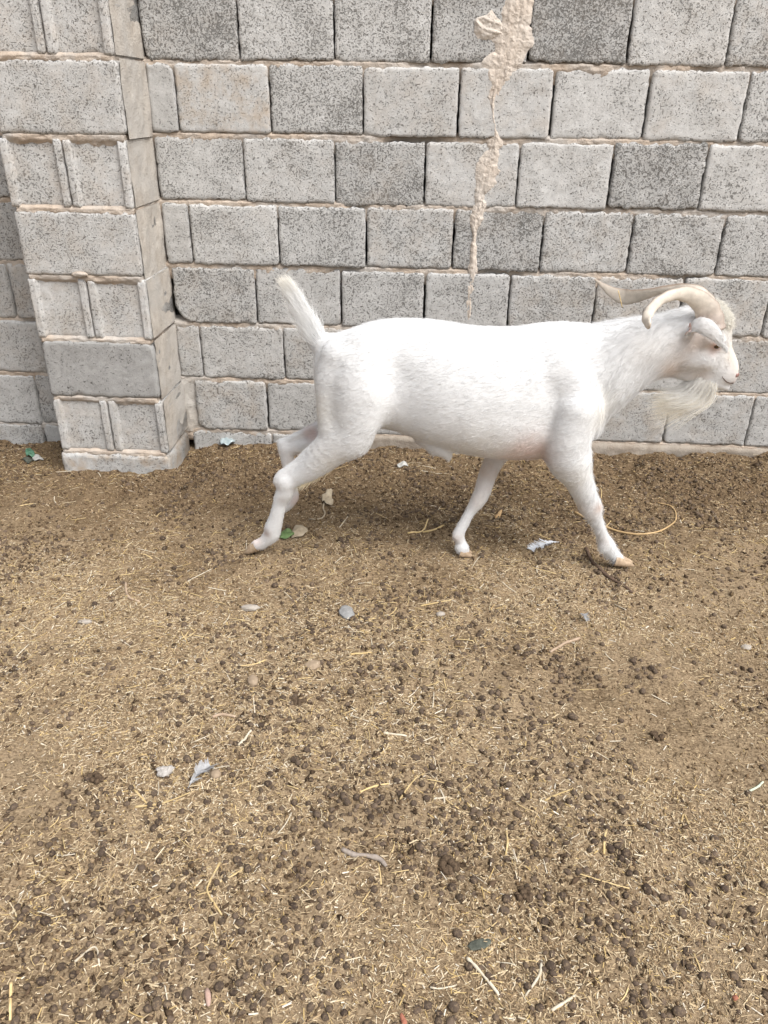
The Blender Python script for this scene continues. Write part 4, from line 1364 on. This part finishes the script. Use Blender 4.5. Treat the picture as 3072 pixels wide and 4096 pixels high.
def pellets():
    rng = np.random.default_rng(121)
    dens = lambda x, y: np.clip(.22 + .40 * fbm2(x * 3.4 + 4, y * 3.4, 99, 3) + .42 * np.clip((-y - 1.15) / .8, 0, 1), .04, 1)
    p = spots(2150, 123, dens)
    seeds = spots(700, 127, dens)
    cl = []
    for s in seeds:
        for _ in range(rng.integers(2, 9)): cl.append(s + rng.normal(0, .020, 2))
    p = np.vstack([p, np.array(cl)])
    p = p[free(p[:, 0], p[:, 1])]
    # no two in the same place
    r = np.clip(rng.normal(.0055, .0013, len(p)), .0030, .0088)
    order = np.argsort(p[:, 1]); keep = []
    cell = {}
    for i in order:
        k = (int(p[i, 0] // .02), int(p[i, 1] // .02))
        if any(np.hypot(*(p[i] - p[j])) < .88 * (r[i] + r[j]) for a in (-1, 0, 1) for b_ in (-1, 0, 1) for j in cell.get((k[0] + a, k[1] + b_), ())): continue
        cell.setdefault(k, []).append(i); keep.append(i)
    p, r = p[keep], r[keep]
    n = len(p)
    sink = rng.uniform(-.35, .6, n)
    z = ground_z(p[:, 0], p[:, 1]) + r * sink
    el = rng.uniform(1.0, 1.35, n)
    dist = np.linalg.norm(np.stack([p[:, 0], p[:, 1], z], 1) - CAM, axis=1)
    vis = seen(p[:, 0], p[:, 1], .985)
    size = np.where(vis, r * (.5 + .5 * sink) / dist, 0)
    big = np.argsort(-size)[:300]
    meshes = []
    V0, F0 = ico(2)
    for q in range(6):
        V = V0 * (1 + .07 * noise3(V0[:, 0] * 1.6 + q * 9, V0[:, 1] * 1.6, V0[:, 2] * 1.6, 61) + .025 * noise3(V0[:, 0] * 5 + q, V0[:, 1] * 5, V0[:, 2] * 5, 62))[:, None]
        if q % 2: V[:, 0] = np.where(V[:, 0] > 0, V[:, 0] * 1.14, V[:, 0])        # one end drawn to a point
        me = build_mesh('dung_pellet', V, F0); me.materials.append(M_PELLET); meshes.append(me)
    for i in big:
        o = obj('dung_pellet', meshes[rng.integers(6)], None, None, (p[i, 0], p[i, 1], z[i]))
        o.scale = (r[i] * el[i], r[i], r[i] * rng.uniform(.85, 1))
        o.rotation_euler = (rng.uniform(-.4, .4), rng.uniform(-.5, .5), rng.uniform(0, 6.28))
        tag(o, 'round dark goat dung pellet lying loose in the near litter', 'dung pellet', 'dung pellets near the camera')
    rest = np.setdiff1d(np.arange(n), big)
    m = len(rest)
    V1 = V0 * (1 + .08 * noise3(V0[:, 0] * 1.8, V0[:, 1] * 1.8, V0[:, 2] * 1.8, 63))[:, None]
    V, F = scatter(V1, F0, np.stack([p[rest, 0], p[rest, 1], z[rest]], 1), rot_matrices(m, rng, .6), np.stack([r[rest] * el[rest], r[rest], r[rest] * .93], 1))
    c = np.array([.080, .058, .043]) * rng.uniform(.65, 1.5, (m, 1)) + rng.uniform(0, .02, (m, 1)) * np.array([1, .8, .55])
    o = obj('dung_pellets', build_mesh('dung_pellets', V, F, True, np.repeat(c, len(V0), 0)), M_PELLETS)
    tag(o, 'scattered dark dung pellets farther off, in the litter up to the wall', 'dung pellets', kind='stuff')


pellets()


def stalk_mesh(L, r, bend, seed, flat=.55):
    rng = np.random.default_rng(seed)
    m = 7
    t = np.linspace(-.5, .5, m)
    kink = rng.uniform(-.2, .2)
    P = np.stack([t * L, bend * L * (1 - 4 * t * t) + np.where(t > kink, (t - kink) * L * rng.normal(0, .12), 0), np.zeros(m)], 1)
    V, F = tube(P, r * np.linspace(1, .75, m), 6)
    V[:, 2] *= flat
    return build_mesh('straw_stalk', V, F, True)


def straw():
    rng = np.random.default_rng(131)
    meshes = []
    for q in range(14):
        me = stalk_mesh(1.0, .026 * rng.uniform(.8, 1.5), rng.normal(0, .04), 200 + q)
        me.materials.append(M_STRAW if q % 4 else M_PALE); meshes.append(me)
    dens = lambda x, y: np.clip(.35 + .5 * fbm2(x * 2.6 + 9, y * 2.6, 88, 3), .05, 1)
    p = spots(5400, 133, dens)
    L = np.clip(rng.lognormal(math.log(.017), .5, len(p)), .009, .085)
    dist = np.linalg.norm(np.stack([p[:, 0], p[:, 1], 0 * L], 1) - CAM, axis=1)
    size = np.where(seen(p[:, 0], p[:, 1], .97), L / dist, 0)
    big = np.argsort(-size)[:260]
    for i in big:
        a = rng.uniform(0, 6.28)
        dx = np.array([math.cos(a), math.sin(a)]) * L[i] * .4
        z0, z1 = (float(ground_z(p[i, 0] + s * dx[0], p[i, 1] + s * dx[1])) for s in (-1, 1))
        o = obj('straw_stalk', meshes[rng.integers(14)], None, None, (p[i, 0], p[i, 1], max((z0 + z1) / 2, float(ground_z(*p[i]))) + .0022))
        wdt = rng.uniform(.7, 1.25) * (.035 / max(L[i], .02)) ** .5
        o.scale = (L[i], L[i] * wdt, L[i] * wdt)
        o.rotation_euler = (rng.uniform(-.3, .3), -math.atan2(z1 - z0, .8 * L[i]) + rng.normal(0, .06), a)
        tag(o, 'short broken yellow straw stalk lying loose on the dung litter', 'straw', 'loose straw stalks')
    rest = np.setdiff1d(np.arange(len(p)), big)
    n = len(rest)
    t = np.linspace(-.5, .5, 4)
    V0, F0 = tube(np.stack([t, .05 * (1 - 4 * t * t), 0 * t], 1), .026, 5, False)
    F0 = F0[0]
    z = ground_z(p[rest, 0], p[rest, 1]) + .002
    w = L[rest] * rng.uniform(.7, 1.2, n) * (.035 / L[rest].clip(.02)) ** .5
    V, F = scatter(V0, F0, np.stack([p[rest, 0], p[rest, 1], z], 1), rot_matrices(n, rng, .1), np.stack([L[rest], w, w * .6], 1))
    c = np.array([[.58, .44, .22], [.66, .56, .38], [.50, .36, .16]])[rng.integers(0, 3, n)] * rng.uniform(.85, 1.15, (n, 1))
    o = obj('straw_litter', build_mesh('straw_litter', V, F, True, np.repeat(c, len(V0), 0)), M_CHAFF)
    tag(o, 'thin scatter of short straw bits over the whole yard floor', 'straw', kind='stuff')


straw()


# ------------------------------------------------------------------ single things on the ground
def gpt(px, py, dz=0.0):
    p = on_ground(px, py)
    for _ in range(3):
        z = float(ground_z(p[0], p[1])); p = on_ground(px, py, z)
    return np.array([p[0], p[1], z + dz])


def laid(name, pts, r, mat, label, cat, n=24, taper=.8, sides=8, flat=1.0, dz=None, knob=0.0):
    """a stalk, twig or stem lying along ground pixels"""
    W = np.array([gpt(x, y) for x, y in pts])
    S = resample(W, n)
    S[:, 2] = np.maximum(S[:, 2], ground_z(S[:, 0], S[:, 1])) + (r * .7 if dz is None else dz)
    ker = np.array([.25, .5, .25]); zz = np.convolve(np.pad(S[:, 2], 1, 'edge'), ker, 'valid'); S[:, 2] = zz
    c = S.mean(0); c[2] = S[:, 2].min()
    rad = r * np.linspace(1, taper, n)
    if knob: rad = rad * (1 + knob * noise2(np.linspace(0, 9, n), np.full(n, pts[0][0] * .1), 7))
    V, F = tube(S - c, rad, sides)
    o = obj(name, build_mesh(name, V, F), mat, None, tuple(c))
    return tag(o, label, cat)


M_TWIG = mat_plain('dark_twig', (.075, .05, .036), (.16, .11, .08), 120, .85, .15, .8, .0015)
M_GREYWOOD = mat_plain('grey_twig', (.24, .20, .17), (.36, .31, .27), 120, .85, .15, .8, .0015)
M_VINE = mat_plain('tan_stem', (.42, .28, .13), (.56, .40, .22), 70, .6, .25, .4, .0008)
M_PINKSTEM = mat_plain('pinkish_stem', (.36, .26, .185), (.48, .37, .27), 70, .7, .2, .4, .0008)
laid('curved_stem', [(2300, 2052), (2360, 2085), (2417, 2110), (2484, 2131), (2556, 2140), (2622, 2133), (2676, 2108), (2703, 2080), (2692, 2038), (2630, 2013)], .0042, M_VINE,
     'tan plant stem curled in a loop in front of the leading foreleg', 'stem', 60, .45)
laid('dark_stick', [(2342, 2196), (2363, 2245), (2411, 2293), (2471, 2335), (2528, 2374)], .0048, M_TWIG, 'dark crooked stick just behind the leading hoof', 'stick', 30, .9, knob=.35)
laid('grey_twig', [(1368, 3402), (1420, 3425), (1470, 3428), (1515, 3440), (1545, 3470)], .0048, M_GREYWOOD, 'short grey twig lying in the near litter below the middle', 'stick', 24, .9, knob=.4)
laid('stem', [(2200, 2613), (2240, 2588), (2275, 2570), (2318, 2556)], .0036, M_PINKSTEM, 'pale pinkish stem with knobbed ends right of the middle of the yard', 'stem', 20, .9, knob=.3)
laid('stem', [(503, 2335), (506, 2370), (520, 2395), (560, 2410)], .0034, M_PINKSTEM, 'small hooked tan stem on the left half of the yard', 'stem', 20, .8)
laid('stem', [(850, 2872), (880, 2862), (915, 2864), (942, 2870)], .0036, M_PINKSTEM, 'short curved reddish stem left of the middle of the yard', 'stem', 16, .8)
SINGLE_STRAWS = [
    ([(540, 3230), (650, 3215), (780, 3165)], .0030, M_STRAW, 'longest yellow straw, pointing at the grey feather'),
    ([(538, 3162), (590, 3220), (632, 3248)], .0028, M_STRAW, 'yellow straw crossing under the longest straw by the grey feather'),
    ([(880, 3455), (840, 3530), (832, 3575), (888, 3662)], .0030, M_STRAW, 'bent yellow straw folded like an elbow, lower left'),
    ([(1600, 3200), (1650, 3130), (1697, 3095)], .0026, M_STRAW, 'slanting straw alone near the middle of the lower yard'),
    ([(1440, 3170), (1490, 3150), (1558, 3136)], .0028, M_STRAW, 'straw lying almost level left of the slanting straw'),
    ([(1868, 3835), (1920, 3890), (1998, 3985)], .0042, M_PALE, 'thick white stalk near the bottom edge, right of the middle'),
    ([(2165, 3845), (2158, 3900), (2102, 3985)], .0032, M_PALE, 'white stalk with a bend standing beside the thick white stalk'),
    ([(2025, 3325), (2030, 3370), (2022, 3424)], .0032, M_STRAW, 'upright pale yellow straw between dung clumps at lower right'),
    ([(2205, 4045), (2260, 4010), (2302, 3985)], .0034, M_PALE, 'pale straw slanting at the bottom right'),
    ([(45, 3935), (43, 4010), (42, 4085)], .0034, M_STRAW, 'straight yellow straw pointing at the camera in the bottom left corner'),
    ([(300, 3850), (380, 3790), (400, 3868)], .0026, M_PALE, 'pale forked straw at the lower left'),
    ([(1683, 2425), (1740, 2415), (1803, 2402)], .0032, M_STRAW, 'yellow straw behind the middle of the yard, right of the grey stone chip'),
    ([(1690, 2132), (1735, 2122), (1775, 2104)], .0050, M_STRAW, 'yellow straw between the goat\'s hind and trailing front legs'),
    ([(1630, 2136), (1690, 2126), (1712, 2080)], .0042, M_STRAW, 'forked straw beside the one under the goat\'s belly'),
    ([(1535, 2934), (1580, 2940), (1627, 2947)], .0034, M_PALE, 'short level pale straw in the middle of the yard'),
    ([(1402, 2620), (1450, 2616), (1487, 2612)], .0034, M_STRAW, 'flat pale straw piece above the middle of the yard'),
    ([(2722, 3306), (2735, 3260), (2760, 3310)], .0026, M_STRAW, 'straw bent into a narrow arch at the right'),
    ([(2415, 3420), (2418, 3350), (2432, 3310)], .0032, M_STRAW, 'upright curved straw at the lower right'),
    ([(2178, 3205), (2230, 3180), (2285, 3160)], .0028, M_STRAW, 'slanting yellow straw right of the lower middle'),
    ([(1735, 3198), (1760, 3195), (1786, 3190)], .0026, M_PALE, 'little pale straw beside a pellet cluster at the lower middle'),
    ([(955, 2985), (980, 2960), (1005, 2925)], .0042, M_PALE, 'white bone-like stick left of the middle'),
    ([(2990, 3170), (3030, 3150), (3052, 3130)], .0034, mat_plain('pale_green_stalk', (.45, .52, .40), (.60, .64, .52), 60), 'pale green stalk near the right edge')]
for pts, r, mt, lab in SINGLE_STRAWS:
    laid('straw_stalk', pts, r * .8, mt, lab, 'straw', 14, .7, 6, knob=.25)

# the straw caught on the far horn
p0, p1 = at(2473, 1162, -.685), at(2489, 1230, -.685)
V, F = tube(np.array([p0 + (p1 - p0) * t for t in np.linspace(0, 1, 6)]) - p0, .0013, 6)
tag(obj('straw_stalk', build_mesh('straw_stalk', V, F), M_STRAW, None, tuple(p0)), 'short yellow straw caught on the far horn', 'straw')


# feathers ---------------------------------------------------------------
def feather(name, a, b_, width, mat, label, ruffle, seed):
    """quill with separate barbs either side; a and b_ are ground pixels of quill end and tip"""
    rng = np.random.default_rng(seed)
    A, B = gpt(*a), gpt(*b_)
    L = np.linalg.norm(B - A)
    root = obj(name, None, loc=tuple((A + B) / 2)); root.empty_display_size = .02
    tag(root, label, 'feather')
    d = (B - A) / L; sd_ = np.array([-d[1], d[0], 0]); sd_ /= np.linalg.norm(sd_)
    t = np.linspace(0, 1, 16)
    P = A + (B - A) * t[:, None] + sd_ * (.10 * L * (t * (1 - t)))[:, None]
    P[:, 2] = np.maximum(P[:, 2], ground_z(P[:, 0], P[:, 1])) + .004 + .010 * np.sin(t * 3)
    c = np.array(root.location)
    V, F = tube(P - c, np.linspace(.0010, .0003, 16), 6)
    obj('quill', build_mesh('quill', V, F), mat, root)
    for s in (-1, 1):
        Vs, Fs, k = [], [], 0
        q = .12
        while q < .99:
            base = np.array([np.interp(q, t, P[:, i]) for i in range(3)]) - c
            w = width * math.sin(min(1, (q - .08) * 2.2) * math.pi / 2) * (1 - .75 * max(0, q - .6)) * rng.uniform(1 - ruffle, 1 + ruffle * .4)
            dr = d * (.9 + .35 * ruffle * math.sin(q * 23 + s)) + d * rng.normal(0, .08) + sd_ * s; dr /= np.linalg.norm(dr)
            up = .22 + .18 * math.sin(q * 17) * ruffle + rng.normal(0, .12 * ruffle)
            hw = .0017
            for j in range(5):
                u = j / 4
                ctr = base + dr * w * u + np.array([0, 0, 1.0]) * w * (up * u * u)
                ww = hw * (1 - .6 * u)
                Vs += [ctr - d * ww, ctr + d * ww]
                if j: Fs.append([k + 2 * j - 2, k + 2 * j - 1, k + 2 * j + 1, k + 2 * j])
            k += 10
            q += rng.uniform(.006, .011) + (rng.random() < .05 * ruffle) * .05
        obj('vane', build_mesh('vane', np.array(Vs), np.array(Fs)), mat, root)


M_WHITEF = mat_plain('white_feather', (.62, .65, .70), (.74, .76, .80), 80, .7, .2, .1, .0005)
M_GREYF = mat_plain('grey_feather', (.26, .26, .27), (.48, .48, .48), 90, .75, .2, .1, .0005)
feather('feather', (2236, 2172), (2126, 2206), .026, M_WHITEF, 'curled white feather between the goat\'s front legs', .6, 1)
feather('feather', (752, 3160), (845, 3072), .020, M_GREYF, 'ragged grey feather in the lower left, by the longest straw', .9, 2)
feather('feather', (2318, 2460), (2345, 2490), .010, M_GREYF, 'tiny tuft of pale down right of the middle of the yard', 1.0, 3)


# chips, clods, scraps -----------------------------------------------------
def lump(name, px, py, size, mat, label, cat, seed, sub=3, rough=.18, rotz=0.0, sink=.35):
    V, Fa = ico(sub)
    V = V * (1 + rough * noise3(V[:, 0] * 1.7 + seed, V[:, 1] * 1.7, V[:, 2] * 1.7, seed) + rough * .5 * noise3(V[:, 0] * 4.5 + seed, V[:, 1] * 4.5, V[:, 2] * 4.5, seed + 1))[:, None]
    V = V * np.array(size)
    p = gpt(px, py)
    o = obj(name, build_mesh(name, V, Fa), mat, None, (p[0], p[1], p[2] + size[2] * (1 - 2 * sink)))
    o.rotation_euler = (0, 0, rotz)
    return tag(o, label, cat)


M_CHIP = mat_plain('grey_stone', (.20, .20, .20), (.31, .31, .305), 120, .8, .2, .6, .0015)
M_PALEST = mat_plain('pale_stone', (.30, .265, .225), (.42, .38, .335), 90, .8, .2, .6, .0015)
M_TANST = mat_plain('tan_stone', (.25, .19, .13), (.36, .28, .20), 90, .85, .2, .6, .0015)
M_CLUMP = mat_plain('dung_clump', (.055, .038, .026), (.15, .105, .068), 160, .9, .1, 1.0, .004)
lump('stone_chip', 1385, 2450, (.021, .030, .007), M_CHIP, 'blue-grey stone chip in the middle of the yard behind the pellets', 'stone', 1, 3, .22, .35)
lump('stone_chip', 1000, 2436, (.024, .011, .009), M_PALEST, 'pale crumbly stone chip left of the blue-grey chip', 'stone', 2, 3, .3, .1)
lump('stone_chip', 1250, 2660, (.020, .017, .005), M_TANST, 'flat tan stone flake left of the middle of the yard', 'stone', 3, 3, .25, .5)
lump('pebble', 1012, 2728, (.013, .019, .010), M_TANST, 'oval tan pebble left of the flat tan flake', 'stone', 4, 3, .12, .2)
lump('stone_chip', 1762, 2458, (.013, .009, .006), M_PALEST, 'small whitish stone chip beneath the straw right of the middle', 'stone', 5, 3, .2, .3)
lump('stone_chip', 2985, 2592, (.014, .010, .006), M_PALEST, 'whitish stone chip near the right edge of the yard', 'stone', 6, 3, .2, .3)
lump('stone_chip', 340, 2490, (.019, .008, .006), M_PALEST, 'white flat chip on the left of the yard', 'stone', 7, 3, .25, .1)
lump('tuft_of_wool', 660, 3092, (.016, .012, .009), mat_plain('dirty_wool', (.36, .33, .30), (.54, .51, .48), 180, .95, .05, 1.0, .004), 'small tuft of dirty white wool above the grey feather', 'wool', 8, 3, .5, .2, .15)
lump('pebble', 862, 3100, (.012, .011, .008), M_TANST, 'little brownish pebble by the grey feather tip', 'stone', 9, 2, .15, 0)


def clump(px, py, R, n, label, seed):
    rng = np.random.default_rng(seed)
    root_p = gpt(px, py)
    V0, F0 = ico(2)
    Vs, Fs = [], []
    for i in range(n):
        a, q = rng.uniform(0, 6.28), R * math.sqrt(rng.random()) * .75
        r = rng.uniform(.2, .42) * R
        c = np.array([q * math.cos(a), q * math.sin(a), R * (.45 - .35 * q / R) * rng.uniform(.6, 1.1)])
        V = V0 * (1 + .2 * noise3(V0[:, 0] * 2 + i, V0[:, 1] * 2, V0[:, 2] * 2, seed))[:, None] * r + c
        Fs.append(F0 + len(V0) * i); Vs.append(V)
    o = obj('dung_clump', build_mesh('dung_clump', np.concatenate(Vs), np.vstack(Fs)), M_CLUMP, None, tuple(root_p))
    return tag(o, label, 'dung clump')


clump(2095, 3580, .017, 16, 'dark brown dung clump, the rounder of two at lower right', 1)
clump(1798, 3465, .021, 20, 'broken dark dung clump crumbling among pellets at the lower middle', 2)
clump(378, 3120, .020, 8, 'lumpy dung clump at the lower left by the wool', 3)
clump(2630, 2945, .016, 9, 'tight cluster of pellets stuck together right of the middle', 4)
clump(1195, 2810, .017, 10, 'cluster of pellets stuck together left of the middle', 5)


def scrap(name, pts, mat, label, cat, seed, lift=.006, crumple=.006, thick=.0008):
    """crumpled leaf or film; pts: outline in ground pixels"""
    W = np.array([gpt(x, y) for x, y in pts])
    c = W.mean(0)
    n = 40
    loop = resample(np.vstack([W, W[:1]]), n + 1)[:-1]
    rings = [1.0, .82, .6, .38, .16]
    V = []
    for k, q in enumerate(rings):
        P = c + (loop - c) * q
        P[:, 2] = ground_z(P[:, 0], P[:, 1]) + lift * (1 - q * q * .7) + crumple * noise2(P[:, 0] * 60 + seed, P[:, 1] * 60, seed) + crumple * .7 + .002
        V.append(P)
    V = np.concatenate(V + [np.array([[c[0], c[1], float(ground_z(c[0], c[1])) + lift + crumple]])]) - c
    F4, F3 = [], []
    for k in range(len(rings) - 1):
        for i in range(n): F4.append([k * n + i, k * n + (i + 1) % n, (k + 1) * n + (i + 1) % n, (k + 1) * n + i])
    k = len(rings) - 1
    for i in range(n): F3.append([k * n + i, k * n + (i + 1) % n, len(V) - 1])
    o = obj(name, build_mesh(name, V, [np.array(F4), np.array(F3)]), mat, None, tuple(c))
    md = o.modifiers.new('thickness', 'SOLIDIFY'); md.thickness = thick; md.offset = 0
    return tag(o, label, cat)


M_FILM = mat_plain('pale_plastic', (.26, .33, .35), (.38, .44, .45), 60, .35, .5, .4, .002)
M_DRYLEAF = mat_plain('dry_leaf', (.33, .27, .19), (.46, .39, .29), 60, .7, .2, .5, .001)
M_GREENLEAF = mat_plain('green_leaf', (.085, .15, .05), (.16, .24, .10), 60, .6, .3, .5, .001)
M_GREENPL = mat_plain('green_plastic', (.06, .16, .10), (.12, .24, .16), 50, .4, .4, .3, .001)
M_WHITEPL = mat_plain('white_plastic', (.34, .335, .315), (.48, .475, .45), 50, .4, .4, .3, .001)
M_DARKGREEN = mat_plain('dark_green_film', (.05, .056, .046), (.12, .125, .10), 120, .85, .15, .4, .001)
scrap('plastic_scrap', [(880, 1770), (900, 1762), (935, 1770), (940, 1785), (905, 1796), (882, 1790)], M_FILM, 'crumpled pale blue plastic scrap at the wall foot right of the pier', 'plastic scrap', 1, .02, .012)
scrap('green_scrap', [(108, 1818), (128, 1812), (142, 1826), (130, 1838), (108, 1832)], M_GREENPL, 'green plastic scrap at the wall foot left of the pier', 'plastic scrap', 2, .012, .008)
scrap('white_scrap', [(130, 1838), (145, 1826), (176, 1842), (160, 1850), (138, 1848)], M_WHITEPL, 'white plastic scrap beside the green one left of the pier', 'plastic scrap', 3, .010, .006)
scrap('dark_scrap', [(88, 1842), (118, 1836), (136, 1848), (112, 1856)], M_DARKGREEN, 'dark film scrap under the white and green ones by the pier', 'plastic scrap', 4, .006, .006)
scrap('green_leaf', [(1118, 2160), (1135, 2128), (1170, 2132), (1178, 2150), (1150, 2162)], M_GREENLEAF, 'green leaf piece just behind the pushing hind hoof', 'leaf', 5, .008, .006)
scrap('dry_leaf', [(1165, 2155), (1172, 2125), (1200, 2108), (1230, 2125), (1222, 2140), (1195, 2156)], M_DRYLEAF, 'tan dry leaf beside the green leaf under the goat\'s rump', 'leaf', 6, .008, .006)
scrap('dry_leaf', [(1288, 1995), (1310, 1975), (1330, 1972), (1328, 2000), (1333, 2018), (1312, 2030), (1290, 2012)], M_DRYLEAF, 'pale torn leaf on the ground below the goat\'s stifle', 'leaf', 7, .010, .008)
laid('leaf_stalk', [(1300, 2010), (1293, 2035), (1300, 2055), (1288, 2075), (1262, 2082), (1236, 2080)], .0030, M_DRYLEAF, 'twisted dry leaf stalk trailing from the pale torn leaf', 'stalk', 24, .7)
scrap('paper_scrap', [(1588, 1862), (1612, 1856), (1632, 1866), (1618, 1878), (1592, 1876)], M_WHITEPL, 'little grey-white paper scrap under the belly near the wall', 'paper scrap', 8, .006, .006)
scrap('dry_leaf', [(1975, 2072), (1990, 2050), (2008, 2046), (2000, 2070), (1982, 2084)], mat_plain('orange_leaf', (.42, .27, .13), (.52, .36, .2), 60), 'orange-tan leaf scrap ahead of the trailing foreleg', 'leaf', 9, .006, .004)
scrap('dark_scrap', [(1870, 3795), (1885, 3775), (1930, 3762), (1962, 3768), (1955, 3790), (1915, 3808), (1885, 3812)], M_DARKGREEN, 'dark green glassy scrap half buried near the bottom edge', 'plastic scrap', 10, .004, .004)
M_REDB = mat_plain('red_scrap', (.30, .11, .07), (.40, .18, .12), 80)
scrap('red_scrap', [(1598, 4070), (1608, 4062), (1628, 4098), (1612, 4112)], M_REDB, 'orange-red scrap cut by the bottom edge', 'plastic scrap', 11, .005, .003)
scrap('pink_scrap', [(820, 3972), (832, 3960), (845, 3990), (842, 4030), (828, 4030)], mat_plain('pink_film', (.38, .25, .20), (.48, .34, .28), 80), 'pinkish scrap at the lower left near the bottom edge', 'plastic scrap', 12, .005, .004)
scrap('red_scrap', [(2925, 3995), (2938, 3988), (2950, 4002), (2935, 4012)], M_REDB, 'small rusty red scrap in the lower right corner', 'plastic scrap', 13, .004, .003)
